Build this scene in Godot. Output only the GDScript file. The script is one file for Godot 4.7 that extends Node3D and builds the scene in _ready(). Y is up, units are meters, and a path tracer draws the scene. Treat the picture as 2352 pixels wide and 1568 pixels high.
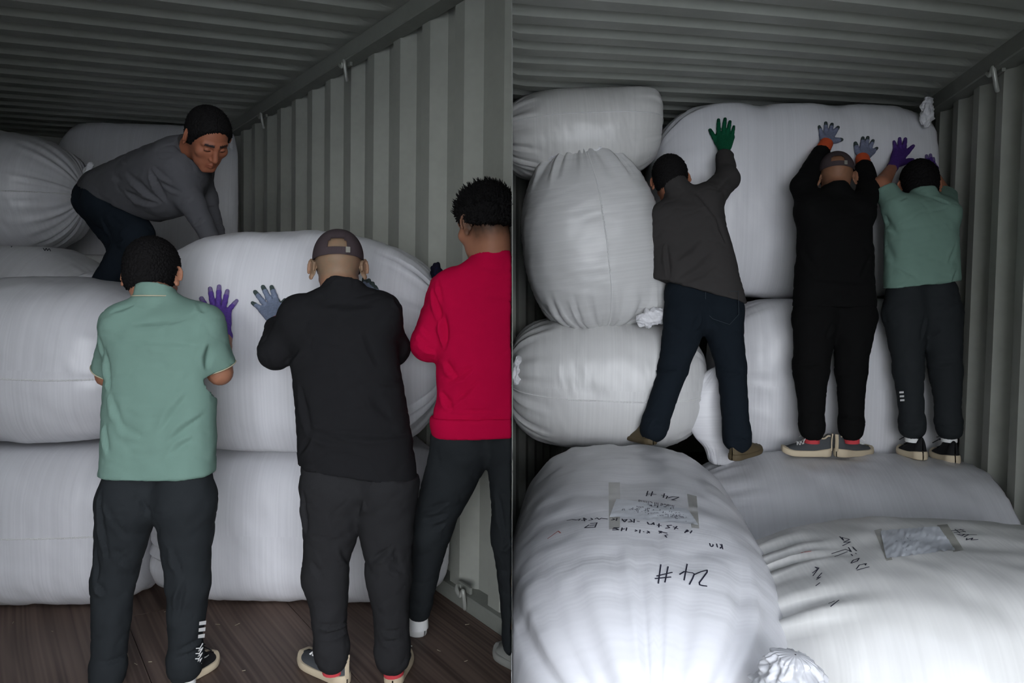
extends Node3D

const F := 1700.0      # focal length in pixels of the 2352 x 1568 frame
const HZ := 650.0      # row of the eye level
const EYE := 1.40      # height of the lens above the left container's floor
const LX0 := 2.93      # where the left container's wall line crosses x = 0
const LS := 0.70       # its slope: x = -LS * (d - LX0)

var M := {}
var bags := {}
var taken := {}
var noise := FastNoiseLite.new()
var noise2 := FastNoiseLite.new()


func at(px: float, py: float, d: float) -> Vector3:
	return Vector3((px - 1176.0) / F * d, EYE - (py - HZ) / F * d, -d)


func scr(p: Vector3) -> Vector2:
	return Vector2(1176.0 - p.x / p.z * F, HZ + (p.y - EYE) / p.z * F)


# ---------------------------------------------------------------- nodes
func numbered(n: String) -> String:
	if not taken.has(n):
		taken[n] = 0
		return n
	taken[n] += 1
	return "%s_%03d" % [n, taken[n]]


func thing(called: String, base: Vector3, label: String, category: String, group := "") -> Node3D:
	var o := Node3D.new()
	o.name = numbered(called)
	add_child(o, true)
	o.position = base
	o.set_meta("label", label)
	o.set_meta("category", category)
	if group != "":
		o.set_meta("group", group)
	return o


func mesh_of(v: PackedVector3Array, n: PackedVector3Array, idx: PackedInt32Array, uv := PackedVector2Array(), col := PackedColorArray()) -> ArrayMesh:
	var a := []
	a.resize(Mesh.ARRAY_MAX)
	a[Mesh.ARRAY_VERTEX] = v
	a[Mesh.ARRAY_NORMAL] = n
	a[Mesh.ARRAY_INDEX] = idx
	if uv.size() == v.size():
		a[Mesh.ARRAY_TEX_UV] = uv
		var tg := PackedFloat32Array()
		tg.resize(v.size() * 4)
		for i in v.size():
			var nn := n[i]
			var t := nn.cross(Vector3.UP)
			if t.length() < 0.01:
				t = Vector3.RIGHT
			t = t.normalized()
			tg[i * 4] = t.x
			tg[i * 4 + 1] = t.y
			tg[i * 4 + 2] = t.z
			tg[i * 4 + 3] = 1.0
		a[Mesh.ARRAY_TANGENT] = tg
	if col.size() == v.size():
		a[Mesh.ARRAY_COLOR] = col
	var m := ArrayMesh.new()
	m.add_surface_from_arrays(Mesh.PRIMITIVE_TRIANGLES, a)
	return m


func world_pos(n: Node) -> Vector3:
	var p := Vector3.ZERO
	while n is Node3D and n != self:
		p += (n as Node3D).position
		n = n.get_parent()
	return p


# vertices are given in the world; the node keeps them relative to its parent
func put(parent: Node, called: String, v: PackedVector3Array, n: PackedVector3Array, idx: PackedInt32Array, mat: Material, uv := PackedVector2Array(), col := PackedColorArray()) -> MeshInstance3D:
	var off := world_pos(parent) if parent != self else Vector3.ZERO
	var w := PackedVector3Array()
	w.resize(v.size())
	for i in v.size():
		w[i] = v[i] - off
	var o := MeshInstance3D.new()
	o.name = called if parent != self else numbered(called)
	o.mesh = mesh_of(w, n, idx, uv, col)
	o.material_override = mat
	parent.add_child(o, true)
	return o


func struct(called: String, v: PackedVector3Array, n: PackedVector3Array, idx: PackedInt32Array, mat: Material, uv := PackedVector2Array()) -> MeshInstance3D:
	var o := put(self, called, v, n, idx, mat, uv)
	o.set_meta("kind", "structure")
	return o


func normals_of(v: PackedVector3Array, idx: PackedInt32Array) -> PackedVector3Array:
	var n := PackedVector3Array()
	n.resize(v.size())
	for t in range(0, idx.size(), 3):
		var a := idx[t]
		var b := idx[t + 1]
		var c := idx[t + 2]
		var k := (v[c] - v[a]).cross(v[b] - v[a])
		n[a] += k
		n[b] += k
		n[c] += k
	for i in n.size():
		n[i] = n[i].normalized() if n[i].length_squared() > 1e-20 else Vector3.UP
	return n


# a mesh collector with flat or smooth pieces
class Kit:
	var v := PackedVector3Array()
	var n := PackedVector3Array()
	var idx := PackedInt32Array()
	var uv := PackedVector2Array()
	var col := PackedColorArray()
	func quad(a: Vector3, b: Vector3, c: Vector3, d: Vector3, flip := false) -> void:
		var k := v.size()
		var nn := (c - a).cross(b - a).normalized()
		if flip:
			nn = -nn
		for p in [a, b, c, d]:
			v.append(p)
			n.append(nn)
		if flip:
			idx.append_array([k, k + 2, k + 1, k, k + 3, k + 2])
		else:
			idx.append_array([k, k + 1, k + 2, k, k + 2, k + 3])
	# a chamfered box: centre, three half axes
	func box(c: Vector3, x: Vector3, y: Vector3, z: Vector3, ch := 0.0) -> void:
		var ax := [x, y, z]
		if x.cross(y).dot(z) < 0.0:
			ax = [x, z, y]
		for i in 3:
			var u: Vector3 = ax[i]
			var s: Vector3 = ax[(i + 1) % 3]
			var t: Vector3 = ax[(i + 2) % 3]
			var s2 := s * (1.0 - ch / maxf(s.length(), 1e-6))
			var t2 := t * (1.0 - ch / maxf(t.length(), 1e-6))
			var u2 := u * (1.0 - ch / maxf(u.length(), 1e-6))
			for sg in [1.0, -1.0]:
				var o: Vector3 = c + u * sg
				quad(o - s2 - t2, o - s2 + t2, o + s2 + t2, o + s2 - t2, sg < 0.0)
				if ch > 0.0:
					for sh in [1.0, -1.0]:
						var e := [c + u * sg + s2 * sh - t2, c + u * sg + s2 * sh + t2, c + u2 * sg + s * sh + t2, c + u2 * sg + s * sh - t2]
						var en: Vector3 = (e[2] - e[0]).cross(e[1] - e[0])
						quad(e[0], e[1], e[2], e[3], en.dot(u * sg + s * sh) < 0.0)
	# a round rod along a path
	func tube(path: PackedVector3Array, r: float, sides := 8, r_end := -1.0, closed_caps := true) -> void:
		var k0 := v.size()
		var cnt := path.size()
		var side := Vector3.ZERO
		for i in cnt:
			var t: Vector3 = (path[mini(i + 1, cnt - 1)] - path[maxi(i - 1, 0)]).normalized()
			if side == Vector3.ZERO:
				side = t.cross(Vector3.UP)
				if side.length() < 0.1:
					side = t.cross(Vector3.RIGHT)
			side = (side - t * side.dot(t)).normalized()
			var up := t.cross(side)
			var rr := r if r_end < 0.0 else lerpf(r, r_end, float(i) / (cnt - 1))
			for j in sides:
				var a := TAU * j / sides
				var dir := side * cos(a) + up * sin(a)
				v.append(path[i] + dir * rr)
				n.append(dir)
		for i in cnt - 1:
			for j in sides:
				var a := k0 + i * sides + j
				var b := k0 + i * sides + (j + 1) % sides
				idx.append_array([a, a + sides, b, b, a + sides, b + sides])
		if closed_caps:
			for e in [0, cnt - 1]:
				var c := v.size()
				v.append(path[e])
				n.append((path[e] - path[1 if e == 0 else cnt - 2]).normalized())
				for j in sides:
					var a: int = k0 + e * sides + j
					var b: int = k0 + e * sides + (j + 1) % sides
					if e == 0:
						idx.append_array([c, a, b])
					else:
						idx.append_array([c, b, a])


func put_kit(parent: Node, called: String, k: Kit, mat: Material) -> MeshInstance3D:
	return put(parent, called, k.v, k.n, k.idx, mat, k.uv, k.col)


# ---------------------------------------------------------------- textures and materials
func tex_from(w: int, h: int, f: Callable) -> ImageTexture:
	var b := PackedByteArray()
	b.resize(w * h * 3)
	for y in h:
		for x in w:
			var c: Color = f.call(x, y)
			var i := (y * w + x) * 3
			b[i] = int(clampf(c.r, 0, 1) * 255.0)
			b[i + 1] = int(clampf(c.g, 0, 1) * 255.0)
			b[i + 2] = int(clampf(c.b, 0, 1) * 255.0)
	return ImageTexture.create_from_image(Image.create_from_data(w, h, false, Image.FORMAT_RGB8, b))


# value noise that repeats every px by py cells
func wrap_noise(x: float, y: float, px: int, py: int, sd: int) -> float:
	var xi := int(floor(x))
	var yi := int(floor(y))
	var fx := x - xi
	var fy := y - yi
	fx = fx * fx * (3.0 - 2.0 * fx)
	fy = fy * fy * (3.0 - 2.0 * fy)
	var x0 := posmod(xi, px)
	var x1 := posmod(xi + 1, px)
	var y0 := posmod(yi, py)
	var y1 := posmod(yi + 1, py)
	return lerpf(lerpf(h2(x0, y0, sd), h2(x1, y0, sd), fx), lerpf(h2(x0, y1, sd), h2(x1, y1, sd), fx), fy)


func h2(x: int, y: int, sd: int) -> float:
	var k := (x * 374761393 + y * 668265263 + sd * 974634777) & 0x7fffffff
	k = ((k ^ (k >> 13)) * 1274126177) & 0x7fffffff
	return float((k ^ (k >> 16)) & 0xffff) / 65535.0


func mat(c: Color, rough := 0.8, tex: Texture2D = null, scale := Vector3.ONE) -> StandardMaterial3D:
	var m := StandardMaterial3D.new()
	m.albedo_color = c
	m.roughness = rough
	m.metallic_specular = 0.4
	if tex:
		m.albedo_texture = tex
		m.uv1_scale = scale
	return m


func cloth(c: Color, rough := 0.95, relief := 0.03, scale := 40.0, rim := 0.0) -> StandardMaterial3D:
	var m := mat(c, rough)
	m.metallic_specular = 0.2
	m.uv1_triplanar = true
	m.uv1_scale = Vector3(scale, scale, scale)
	m.heightmap_enabled = true
	m.heightmap_texture = M.weave
	m.heightmap_scale = relief
	if rim > 0.0:
		m.rim_enabled = true
		m.rim = rim
	return m


func make_materials() -> void:
	# woven plastic: fine threads, with streaks where the weave is pulled
	M.weave = tex_from(128, 128, func(x, y):
		var a := 0.5 + 0.25 * sin(TAU * x / 4.0) + 0.25 * sin(TAU * y / 4.0)
		a = a * 0.7 + 0.3 * wrap_noise(x / 8.0, y / 8.0, 16, 16, 5)
		return Color(a, a, a))
	M.streak = tex_from(256, 128, func(x, y):
		var a := wrap_noise(x / 2.0, y / 64.0, 128, 2, 1) * 0.5 + wrap_noise(x / 8.0, y / 32.0, 32, 4, 2) * 0.3 + wrap_noise(x / 1.0, y / 1.0, 256, 128, 3) * 0.2
		return Color(a, a, a))
	M.streak_tone = tex_from(256, 128, func(x, y):
		var a := wrap_noise(x / 2.0, y / 64.0, 128, 2, 11) * 0.5 + wrap_noise(x / 8.0, y / 32.0, 32, 4, 12) * 0.3 + wrap_noise(x / 32.0, y / 32.0, 8, 4, 13) * 0.2
		var s := 0.93 + 0.07 * a
		return Color(s, s, s))
	M.paint_tone = tex_from(192, 192, func(x, y):
		var a := wrap_noise(x / 48.0, y / 48.0, 4, 4, 21) * 0.4 + wrap_noise(x / 12.0, y / 12.0, 16, 16, 22) * 0.35 + wrap_noise(x / 3.0, y / 3.0, 64, 64, 23) * 0.25
		var s := 0.88 + 0.12 * a
		return Color(s, s, s * 0.99))
	M.wood_tone = tex_from(384, 384, func(x, y):
		var w := wrap_noise(x / 96.0, y / 96.0, 4, 4, 31) * 3.0
		var a := wrap_noise(x / 3.0 + w, y / 192.0, 128, 2, 32) * 0.5 + wrap_noise(x / 12.0 + w, y / 128.0, 32, 3, 33) * 0.3 + wrap_noise(x / 48.0, y / 48.0, 8, 8, 34) * 0.2
		var c := Color(0.072, 0.046, 0.036).lerp(Color(0.19, 0.132, 0.105), clampf((a - 0.25) * 1.8, 0, 1))
		return c.linear_to_srgb())
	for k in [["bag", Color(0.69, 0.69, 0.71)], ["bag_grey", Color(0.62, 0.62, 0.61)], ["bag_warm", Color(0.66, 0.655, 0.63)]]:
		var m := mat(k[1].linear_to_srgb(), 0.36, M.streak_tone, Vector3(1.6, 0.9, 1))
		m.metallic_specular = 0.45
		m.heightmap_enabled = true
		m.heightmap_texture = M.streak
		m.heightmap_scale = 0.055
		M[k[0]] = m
	M.thread = mat(Color(0.74, 0.74, 0.73).linear_to_srgb().darkened(0.06), 0.8)
	M.dark = mat(Color(0.08, 0.08, 0.075).linear_to_srgb(), 0.8)
	M.paint = mat(Color(0.39, 0.40, 0.36).linear_to_srgb(), 0.42, M.paint_tone, Vector3(0.8, 0.8, 0.8))
	M.paint.uv1_triplanar = true
	M.paint_rail = mat(Color(0.27, 0.28, 0.255).linear_to_srgb(), 0.5, M.paint_tone, Vector3(1.3, 1.3, 1.3))
	M.paint_rail.uv1_triplanar = true
	M.steel = mat(Color(0.42, 0.43, 0.39).linear_to_srgb(), 0.4)
	M.steel.metallic = 0.3
	M.wood = mat(Color(1, 1, 1), 0.55, M.wood_tone)
	M.ground = mat(Color(0.68, 0.68, 0.67).linear_to_srgb(), 0.9, M.paint_tone, Vector3(0.5, 0.5, 0.5))
	M.ground.uv1_triplanar = true
	M.plate = mat(Color(0.16, 0.16, 0.155).linear_to_srgb(), 0.7)
	M.ink = mat(Color(0.02, 0.02, 0.035).linear_to_srgb(), 0.7)
	M.ink_red = mat(Color(0.36, 0.08, 0.07).linear_to_srgb(), 0.7)
	M.straw = mat(Color(0.30, 0.26, 0.19).linear_to_srgb(), 0.8)
	M.tape = mat(Color(0.62, 0.61, 0.56, 0.45), 0.2)
	M.tape.transparency = BaseMaterial3D.TRANSPARENCY_ALPHA
	M.film = mat(Color(0.8, 0.8, 0.8, 0.25), 0.15)
	M.film.transparency = BaseMaterial3D.TRANSPARENCY_ALPHA
	M.label = mat(Color(0.52, 0.54, 0.57).linear_to_srgb(), 0.28)


# ---------------------------------------------------------------- the two steel containers
func lwall(d: float, side := 0.0) -> Vector2:   # x, z of the left container's right wall; side moves it inwards
	return Vector2(-LS * (d - LX0) - side * 0.819, -d - side * 0.574)


func corrugated(called: String, bot: Callable, top: Callable, s0: float, s1: float, pitch: float, phase: float, deep: Vector3, y0: float, y1: float, clip_x := 0.0, turn := false) -> void:
	# sheet that follows a trapezoid profile between two lines; deep = vector to the outside
	var prof := [[0.0, 0.0], [0.26, 0.0], [0.52, 1.0], [0.76, 1.0]]     # inner face, flank to the door, outer face, flank
	var k := Kit.new()
	var pts := []
	var s := s0 - pitch
	var i := 0
	while true:
		var q: Array = prof[i % 4]
		s = phase + (floorf(s0 / pitch) - 2.0 + i / 4) * pitch + q[0] * pitch
		if s > s1:
			break
		pts.append([s, q[1]])
		i += 1
	var rows := 2
	for j in pts.size() - 1:
		var a: Array = pts[j]
		var b: Array = pts[j + 1]
		if b[0] < s0:
			continue
		var pa: Array = [bot.call(a[0]) + deep * a[1], top.call(a[0]) + deep * a[1]]
		var pb: Array = [bot.call(b[0]) + deep * b[1], top.call(b[0]) + deep * b[1]]
		if clip_x != 0.0 and (pa[0].x * clip_x < 0.0 or pb[0].x * clip_x < 0.0):
			if pa[0].x * clip_x < 0.0 and pb[0].x * clip_x < 0.0:
				continue
			for r in rows:
				var t: float = pa[r].x / (pa[r].x - pb[r].x)
				if pa[r].x * clip_x < 0.0:
					pa[r] = pa[r].lerp(pb[r], t)
				else:
					pb[r] = pa[r].lerp(pb[r], t)
		k.quad(pa[0], pa[1], pb[1], pb[0], turn)
		# the outside skin, so the sheet has thickness
		var th := deep.normalized() * 0.004
		k.quad(pa[0] + th, pa[1] + th, pb[1] + th, pb[0] + th, not turn)
	struct(called, k.v, k.n, k.idx, M.paint)


func roof(called: String, y: float, org: Vector3, along: Vector3, across: Vector3, s0: float, s1: float, u_end: Callable, pitch: float, deep: float, sag: Callable, clip_x: float) -> void:
	# pressed ribs that run across and stop short of the rail. org + along * s + across * u
	var prof := [[0.0, 0.0], [0.44, 0.0], [0.52, 1.0], [0.76, 1.0], [1.0, 0.0]]
	var ss := []
	var n0 := int(floor(s0 / pitch))
	var n1 := int(ceil(s1 / pitch))
	for c in range(n0, n1):
		for q in 4:
			var a: Array = prof[q]
			var b: Array = prof[q + 1]
			var m := 3 if q % 2 == 1 else 1
			for t in m:
				ss.append([(c + lerpf(a[0], b[0], float(t) / m)) * pitch, lerpf(a[1], b[1], float(t) / m)])
	var nu := 34
	var v := PackedVector3Array()
	var idx := PackedInt32Array()
	for r in ss.size():
		var s: float = ss[r][0]
		var ue: Vector2 = u_end.call(s)
		for j in nu + 1:
			var t := float(j) / nu
			t = 1.0 - pow(1.0 - t, 1.7)
			var u := lerpf(ue.x, ue.y, t)
			var rib := smoothstep(0.10, 0.17, -u)
			var p := org + along * s + across * u
			p.y = y + deep * ss[r][1] * rib + float(sag.call(u, s)) * smoothstep(0.1, 0.6, -u)
			if p.x * clip_x < 0.0:
				p.x = 0.0
			v.append(p)
	for r in ss.size() - 1:
		for j in nu:
			var a := r * (nu + 1) + j
			var b := a + nu + 1
			idx.append_array([a, b, a + 1, a + 1, b, b + 1])
	# flat shading across the folds: split the vertices per strip
	var v2 := PackedVector3Array()
	var i2 := PackedInt32Array()
	for r in ss.size() - 1:
		var k := v2.size()
		for q in [r, r + 1]:
			for j in nu + 1:
				v2.append(v[q * (nu + 1) + j])
		for j in nu:
			i2.append_array([k + j, k + nu + 1 + j, k + j + 1, k + j + 1, k + nu + 1 + j, k + nu + 2 + j])
	var nn := normals_of(v2, i2)
	if nn[0].y > 0.0:
		for t in range(0, i2.size(), 3):
			var w := i2[t + 1]
			i2[t + 1] = i2[t + 2]
			i2[t + 2] = w
		for q in nn.size():
			nn[q] = -nn[q]
	# upper skin
	var c0 := v2.size()
	var n3 := nn.duplicate()
	for q in c0:
		v2.append(v2[q] + Vector3(0, 0.004, 0))
		n3.append(-nn[q])
	var cnt := i2.size()
	for t in range(0, cnt, 3):
		i2.append_array([i2[t] + c0, i2[t + 2] + c0, i2[t + 1] + c0])
	struct(called, v2, n3, i2, M.paint)


func beam(called: String, a: Vector3, b: Vector3, half_w: Vector3, half_h: Vector3, m: Material, ch := 0.006) -> void:
	var k := Kit.new()
	k.box((a + b) * 0.5, (b - a) * 0.5, half_w, half_h, ch)
	struct(called, k.v, k.n, k.idx, m)


func lashing_ring(p: Vector3, along: Vector3, out: Vector3, down: Vector3, size: float, label: String) -> void:
	# a bent rod welded to the rail
	var t := thing("lashing_ring", p, label, "lashing ring", "lashing rings along the walls")
	var k := Kit.new()
	var path := PackedVector3Array()
	var ctrl := [Vector3(-0.5, 0.15, 0), Vector3(-0.42, 0.3, 0.35), Vector3(-0.1, 0.15, 0.55), Vector3(0.3, -0.05, 0.55), Vector3(0.5, 0.35, 0.5), Vector3(0.62, 0.1, 0.5), Vector3(0.45, -0.7, 0.32), Vector3(0.15, -1.0, 0.12)]
	for i in ctrl.size() - 1:
		for q in 4:
			var a: Vector3 = ctrl[maxi(i - 1, 0)]
			var b: Vector3 = ctrl[i]
			var c: Vector3 = ctrl[i + 1]
			var d: Vector3 = ctrl[mini(i + 2, ctrl.size() - 1)]
			var w: Vector3 = b.cubic_interpolate(c, a, d, q / 4.0)
			path.append(p + (along * w.x + down * -w.y + out * w.z) * size)
	k.tube(path, size * 0.13, 9)
	put_kit(t, "rod", k, M.steel)
	var k2 := Kit.new()
	k2.box(p + down * -0.25 * size, along * size * 0.7, out * size * 0.1, down * size * 0.22, 0.002)
	put_kit(t, "weld_plate", k2, M.paint_rail)


func build_shell() -> void:
	var al := Vector3(-LS, 0, -1).normalized()          # along the left container, inwards
	var inn := Vector3(-1, 0, LS).normalized()          # from its right wall to its inside
	var lt := func(d): return Vector3(-LS * (d - LX0), 2.75, -d) - inn * (0.035 - 0.012 * (d - 3.0))
	var lb := func(d): return Vector3(-LS * (d - LX0), -0.03, -d)
	corrugated("wall_right", lb, lt, 0.1, 7.7, 0.2555, 0.198, -inn * 0.055, 0, 0, -1.0)
	var ll := func(d, y): return Vector3(-LS * (d - LX0) - 2.87, y, -d)
	corrugated("wall_left", func(d): return ll.call(d, 0.0), func(d): return ll.call(d, 2.75), 0.8, 7.6, 0.2555, 0.1, inn * 0.042, 0, 0, 0.0, true)
	# back wall of the left container
	var bc := Vector3(-LS * (7.55 - LX0), 1.35, -7.55)
	beam("wall_back", bc + Vector3.DOWN * 1.4 + inn * 1.2, bc + Vector3.UP * 1.45 + inn * 1.2, inn * 1.75, al * 0.03, M.paint)
	# roof: ribs run from the rail towards lower left
	var rib_l := Vector3(-4424.0, 0, 1700.0).normalized() * 1.0
	rib_l = Vector3(-4424.0 / F, 0, 1.0).normalized()
	var al_u := al * 1.22                                 # one metre of depth per unit
	var lend := func(s): return Vector2(-3.4, 0.12)
	roof("ceiling", 2.745, Vector3(-LS * (0.0 - LX0), 0, 0.0), al_u, -rib_l, 0.7, 9.3, lend, 0.206, 0.042, func(_u, _s): return 0.0, -1.0)
	# the rails along the top and bottom of the right wall, and a lining strip
	var p0 := Vector3(0.0, 0, -LX0)
	var far := Vector3(-LS * (7.5 - LX0), 0, -7.5)
	beam("trim_1", p0 + Vector3(0, 2.70, 0) + inn * 0.012, far + Vector3(0, 2.70, 0) + inn * 0.012, inn * 0.05, Vector3(0, 0.045, 0), M.paint_rail)
	beam("trim_2", p0 + Vector3(0, 0.01, 0) - inn * 0.025, far + Vector3(0, 0.01, 0) - inn * 0.025, inn * 0.053, Vector3(0, 0.052, 0), M.paint_rail)
	# floor of the left container: sheets of dark plywood with grain along the container
	var fl := Node3D.new()
	fl.name = "floor"
	fl.set_meta("kind", "structure")
	add_child(fl)
	var wid := 0.60
	var rng := RandomNumberGenerator.new()
	rng.seed = 4
	for row in 4:
		var s := 0.1 - 1.1 * float(row % 2)
		while s < 7.4:
			var e := minf(s + 2.4, 7.6)
			# corners in (depth d along the wall, distance u from the wall)
			var u0 := 0.028 + row * wid + 0.0015
			var u1 := 0.028 + (row + 1) * wid - 0.0015
			var poly := []
			for c in [[s + 0.0015, u0], [e - 0.0015, u0], [e - 0.0015, u1], [s + 0.0015, u1]]:
				poly.append(Vector3(-LS * (c[0] - LX0), 0, -c[0]) + inn * c[1])
			clip_board(fl, poly, al, rng.randf() * 0.5)
			s = e
	var g := Kit.new()
	g.box(Vector3(0, -0.36, 10.0), Vector3(30, 0, 0), Vector3(0, 0.05, 0), Vector3(0, 0, 30), 0.0)
	struct("ground", g.v, g.n, g.idx, M.ground)
	var g2 := Kit.new()
	g2.quad(Vector3(-9, -0.03, -9), Vector3(-0.0, -0.03, -9), Vector3(-0.0, -0.03, -0.4), Vector3(-9, -0.03, -0.4), true)
	# the right container
	var rx := func(d): return 2.263 + 0.2245 * (d - 3.28)
	var rin := Vector3(-1, 0, -0.2245).normalized()
	corrugated("wall_right", func(d): return Vector3(rx.call(d) - 0.115, -0.27, -d), func(d): return Vector3(rx.call(d), 2.49, -d), 0.6, 7.5, 0.281, 0.085, -rin * 0.055, 0, 0)
	corrugated("wall_left", func(d): return Vector3(rx.call(d) - 2.47, -0.27, -d), func(d): return Vector3(rx.call(d) - 2.47, 2.49, -d), 0.1, 7.5, 0.281, 0.085, rin * 0.042, 0, 0, 1.0, true)
	beam("wall_back", Vector3(1.9, -0.35, -7.35), Vector3(1.9, 2.6, -7.35), Vector3(1.9, 0, 0), Vector3(0, 0, 0.03), M.paint)
	var rib_r := Vector3(5424.0 / F, 0, -1.0).normalized()
	var ral := Vector3(0.2245, 0, -1.0)
	var sag := func(u, _s):
		var w: float = clampf((u + 2.55) / 2.55, 0.0, 1.0)
		return -0.075 * pow(1.0 - w, 1.6)
	roof("ceiling", 2.475, Vector3(2.263 - 0.2245 * 3.28, 0, 0.0), ral, rib_r, 0.6, 8.7, func(_s): return Vector2(-3.05, 0.12), 0.206, 0.042, sag, 1.0)
	beam("trim_3", Vector3(rx.call(0.8), 2.44, -0.8) + rin * 0.012, Vector3(rx.call(7.3), 2.44, -7.3) + rin * 0.012, rin * 0.05, Vector3(0, 0.045, 0), M.paint_rail)
	var g3 := Kit.new()
	g3.box(Vector3(2.0, -0.285, -4.3), Vector3(1.98, 0, 0), Vector3(0, 0.015, 0), Vector3(0, 0, 4.0), 0.0)
	struct("floor", g3.v, g3.n, g3.idx, M.wood)
	beam("floor", Vector3(0.3, -0.285, -0.28), Vector3(0.3, -0.285, 1.6), Vector3(1.9, 0, 0), Vector3(0, 0.012, 0), M.plate, 0.0)
	# the covered way behind the camera that leads out to daylight
	for w in [[Vector3(-1.40, 1.2, -0.82), Vector3(-1.6, 1.2, 4.4)], [Vector3(1.68, 1.2, -0.62), Vector3(3.0, 1.2, 4.4)]]:
		var wd: Vector3 = (w[1] - w[0]) * 0.5
		beam("wall_rear", w[0], w[1], wd.cross(Vector3.UP).normalized() * 0.03, Vector3(0, 1.56, 0), M.paint, 0.0)
	beam("ceiling", Vector3(0.6, 2.80, 1.0), Vector3(0.6, 2.80, 4.4), Vector3(2.6, 0, 0), Vector3(0, 0.03, 0), M.paint, 0.0)
	# thin steel partition between the two loads
	var k := Kit.new()
	k.box(Vector3(0, 1.2, -4.45), Vector3(0.0004, 0, 0), Vector3(0, 1.56, 0), Vector3(0, 0, 3.05), 0.0)
	struct("wall_middle", k.v, k.n, k.idx, M.dark)
	# lashing rings
	var lr := func(px: float, y: float, sz: float, lab: String):
		var u := (1176.0 - px) / F
		var d := LX0 * LS / (LS - u)
		lashing_ring(Vector3(-u * d, y, -d) + inn * 0.02, al * -1.0, inn, Vector3.DOWN, sz, lab)
	lr.call(806.0, 2.63, 0.078, "upper steel lashing ring farther from the bent man's head, under the left rail")
	lr.call(614.0, 2.63, 0.075, "upper steel lashing ring under the rail, closest to the bent man's head")
	lr.call(1078.0, 0.075, 0.068, "bent steel lashing ring at the foot of the wall behind the man in red")
	lashing_ring(Vector3(rx.call(3.47), 2.375, -3.47) + rin * 0.02, Vector3(-0.2245, 0, 1).normalized(), rin, Vector3.DOWN, 0.080, "steel lashing ring under the rail, above the man standing in green polo")


func clip_board(parent: Node, poly: Array, al: Vector3, shift: float) -> void:
	# keep what lies left of the partition
	var out := []
	for i in poly.size():
		var a: Vector3 = poly[i]
		var b: Vector3 = poly[(i + 1) % poly.size()]
		if a.x <= -0.002:
			out.append(a)
		if (a.x <= -0.002) != (b.x <= -0.002):
			out.append(a.lerp(b, (a.x + 0.002) / (a.x - b.x)))
	if out.size() < 3:
		return
	var v := PackedVector3Array()
	var n := PackedVector3Array()
	var uv := PackedVector2Array()
	var idx := PackedInt32Array()
	var sd := al.cross(Vector3.UP)
	var h := 0.028
	for lvl in [0.0, -h]:
		for p in out:
			v.append(p + Vector3(0, lvl, 0))
			n.append(Vector3.UP if lvl == 0.0 else Vector3.DOWN)
			uv.append(Vector2(p.dot(sd) * 1.1 + shift, p.dot(al) * 0.42 + shift * 3.1))
	var c := out.size()
	for i in range(1, c - 1):
		idx.append_array([0, i, i + 1])
		idx.append_array([c, c + i + 1, c + i])
	var nn := normals_of(v, PackedInt32Array([0, 1, 2]))
	if nn[0].y < 0.0:
		for t in range(0, idx.size(), 3):
			var w := idx[t + 1]
			idx[t + 1] = idx[t + 2]
			idx[t + 2] = w
	for i in c:
		var a: Vector3 = out[i]
		var b: Vector3 = out[(i + 1) % c]
		var k := v.size()
		var e := (b - a).cross(Vector3.UP).normalized()
		for p in [a, b, b + Vector3(0, -h, 0), a + Vector3(0, -h, 0)]:
			v.append(p)
			n.append(e)
			uv.append(Vector2(p.dot(sd) * 1.1 + shift, p.dot(al) * 0.42))
		idx.append_array([k, k + 1, k + 2, k, k + 2, k + 3])
	put(parent, "plank", v, n, idx, M.wood, uv)


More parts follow.
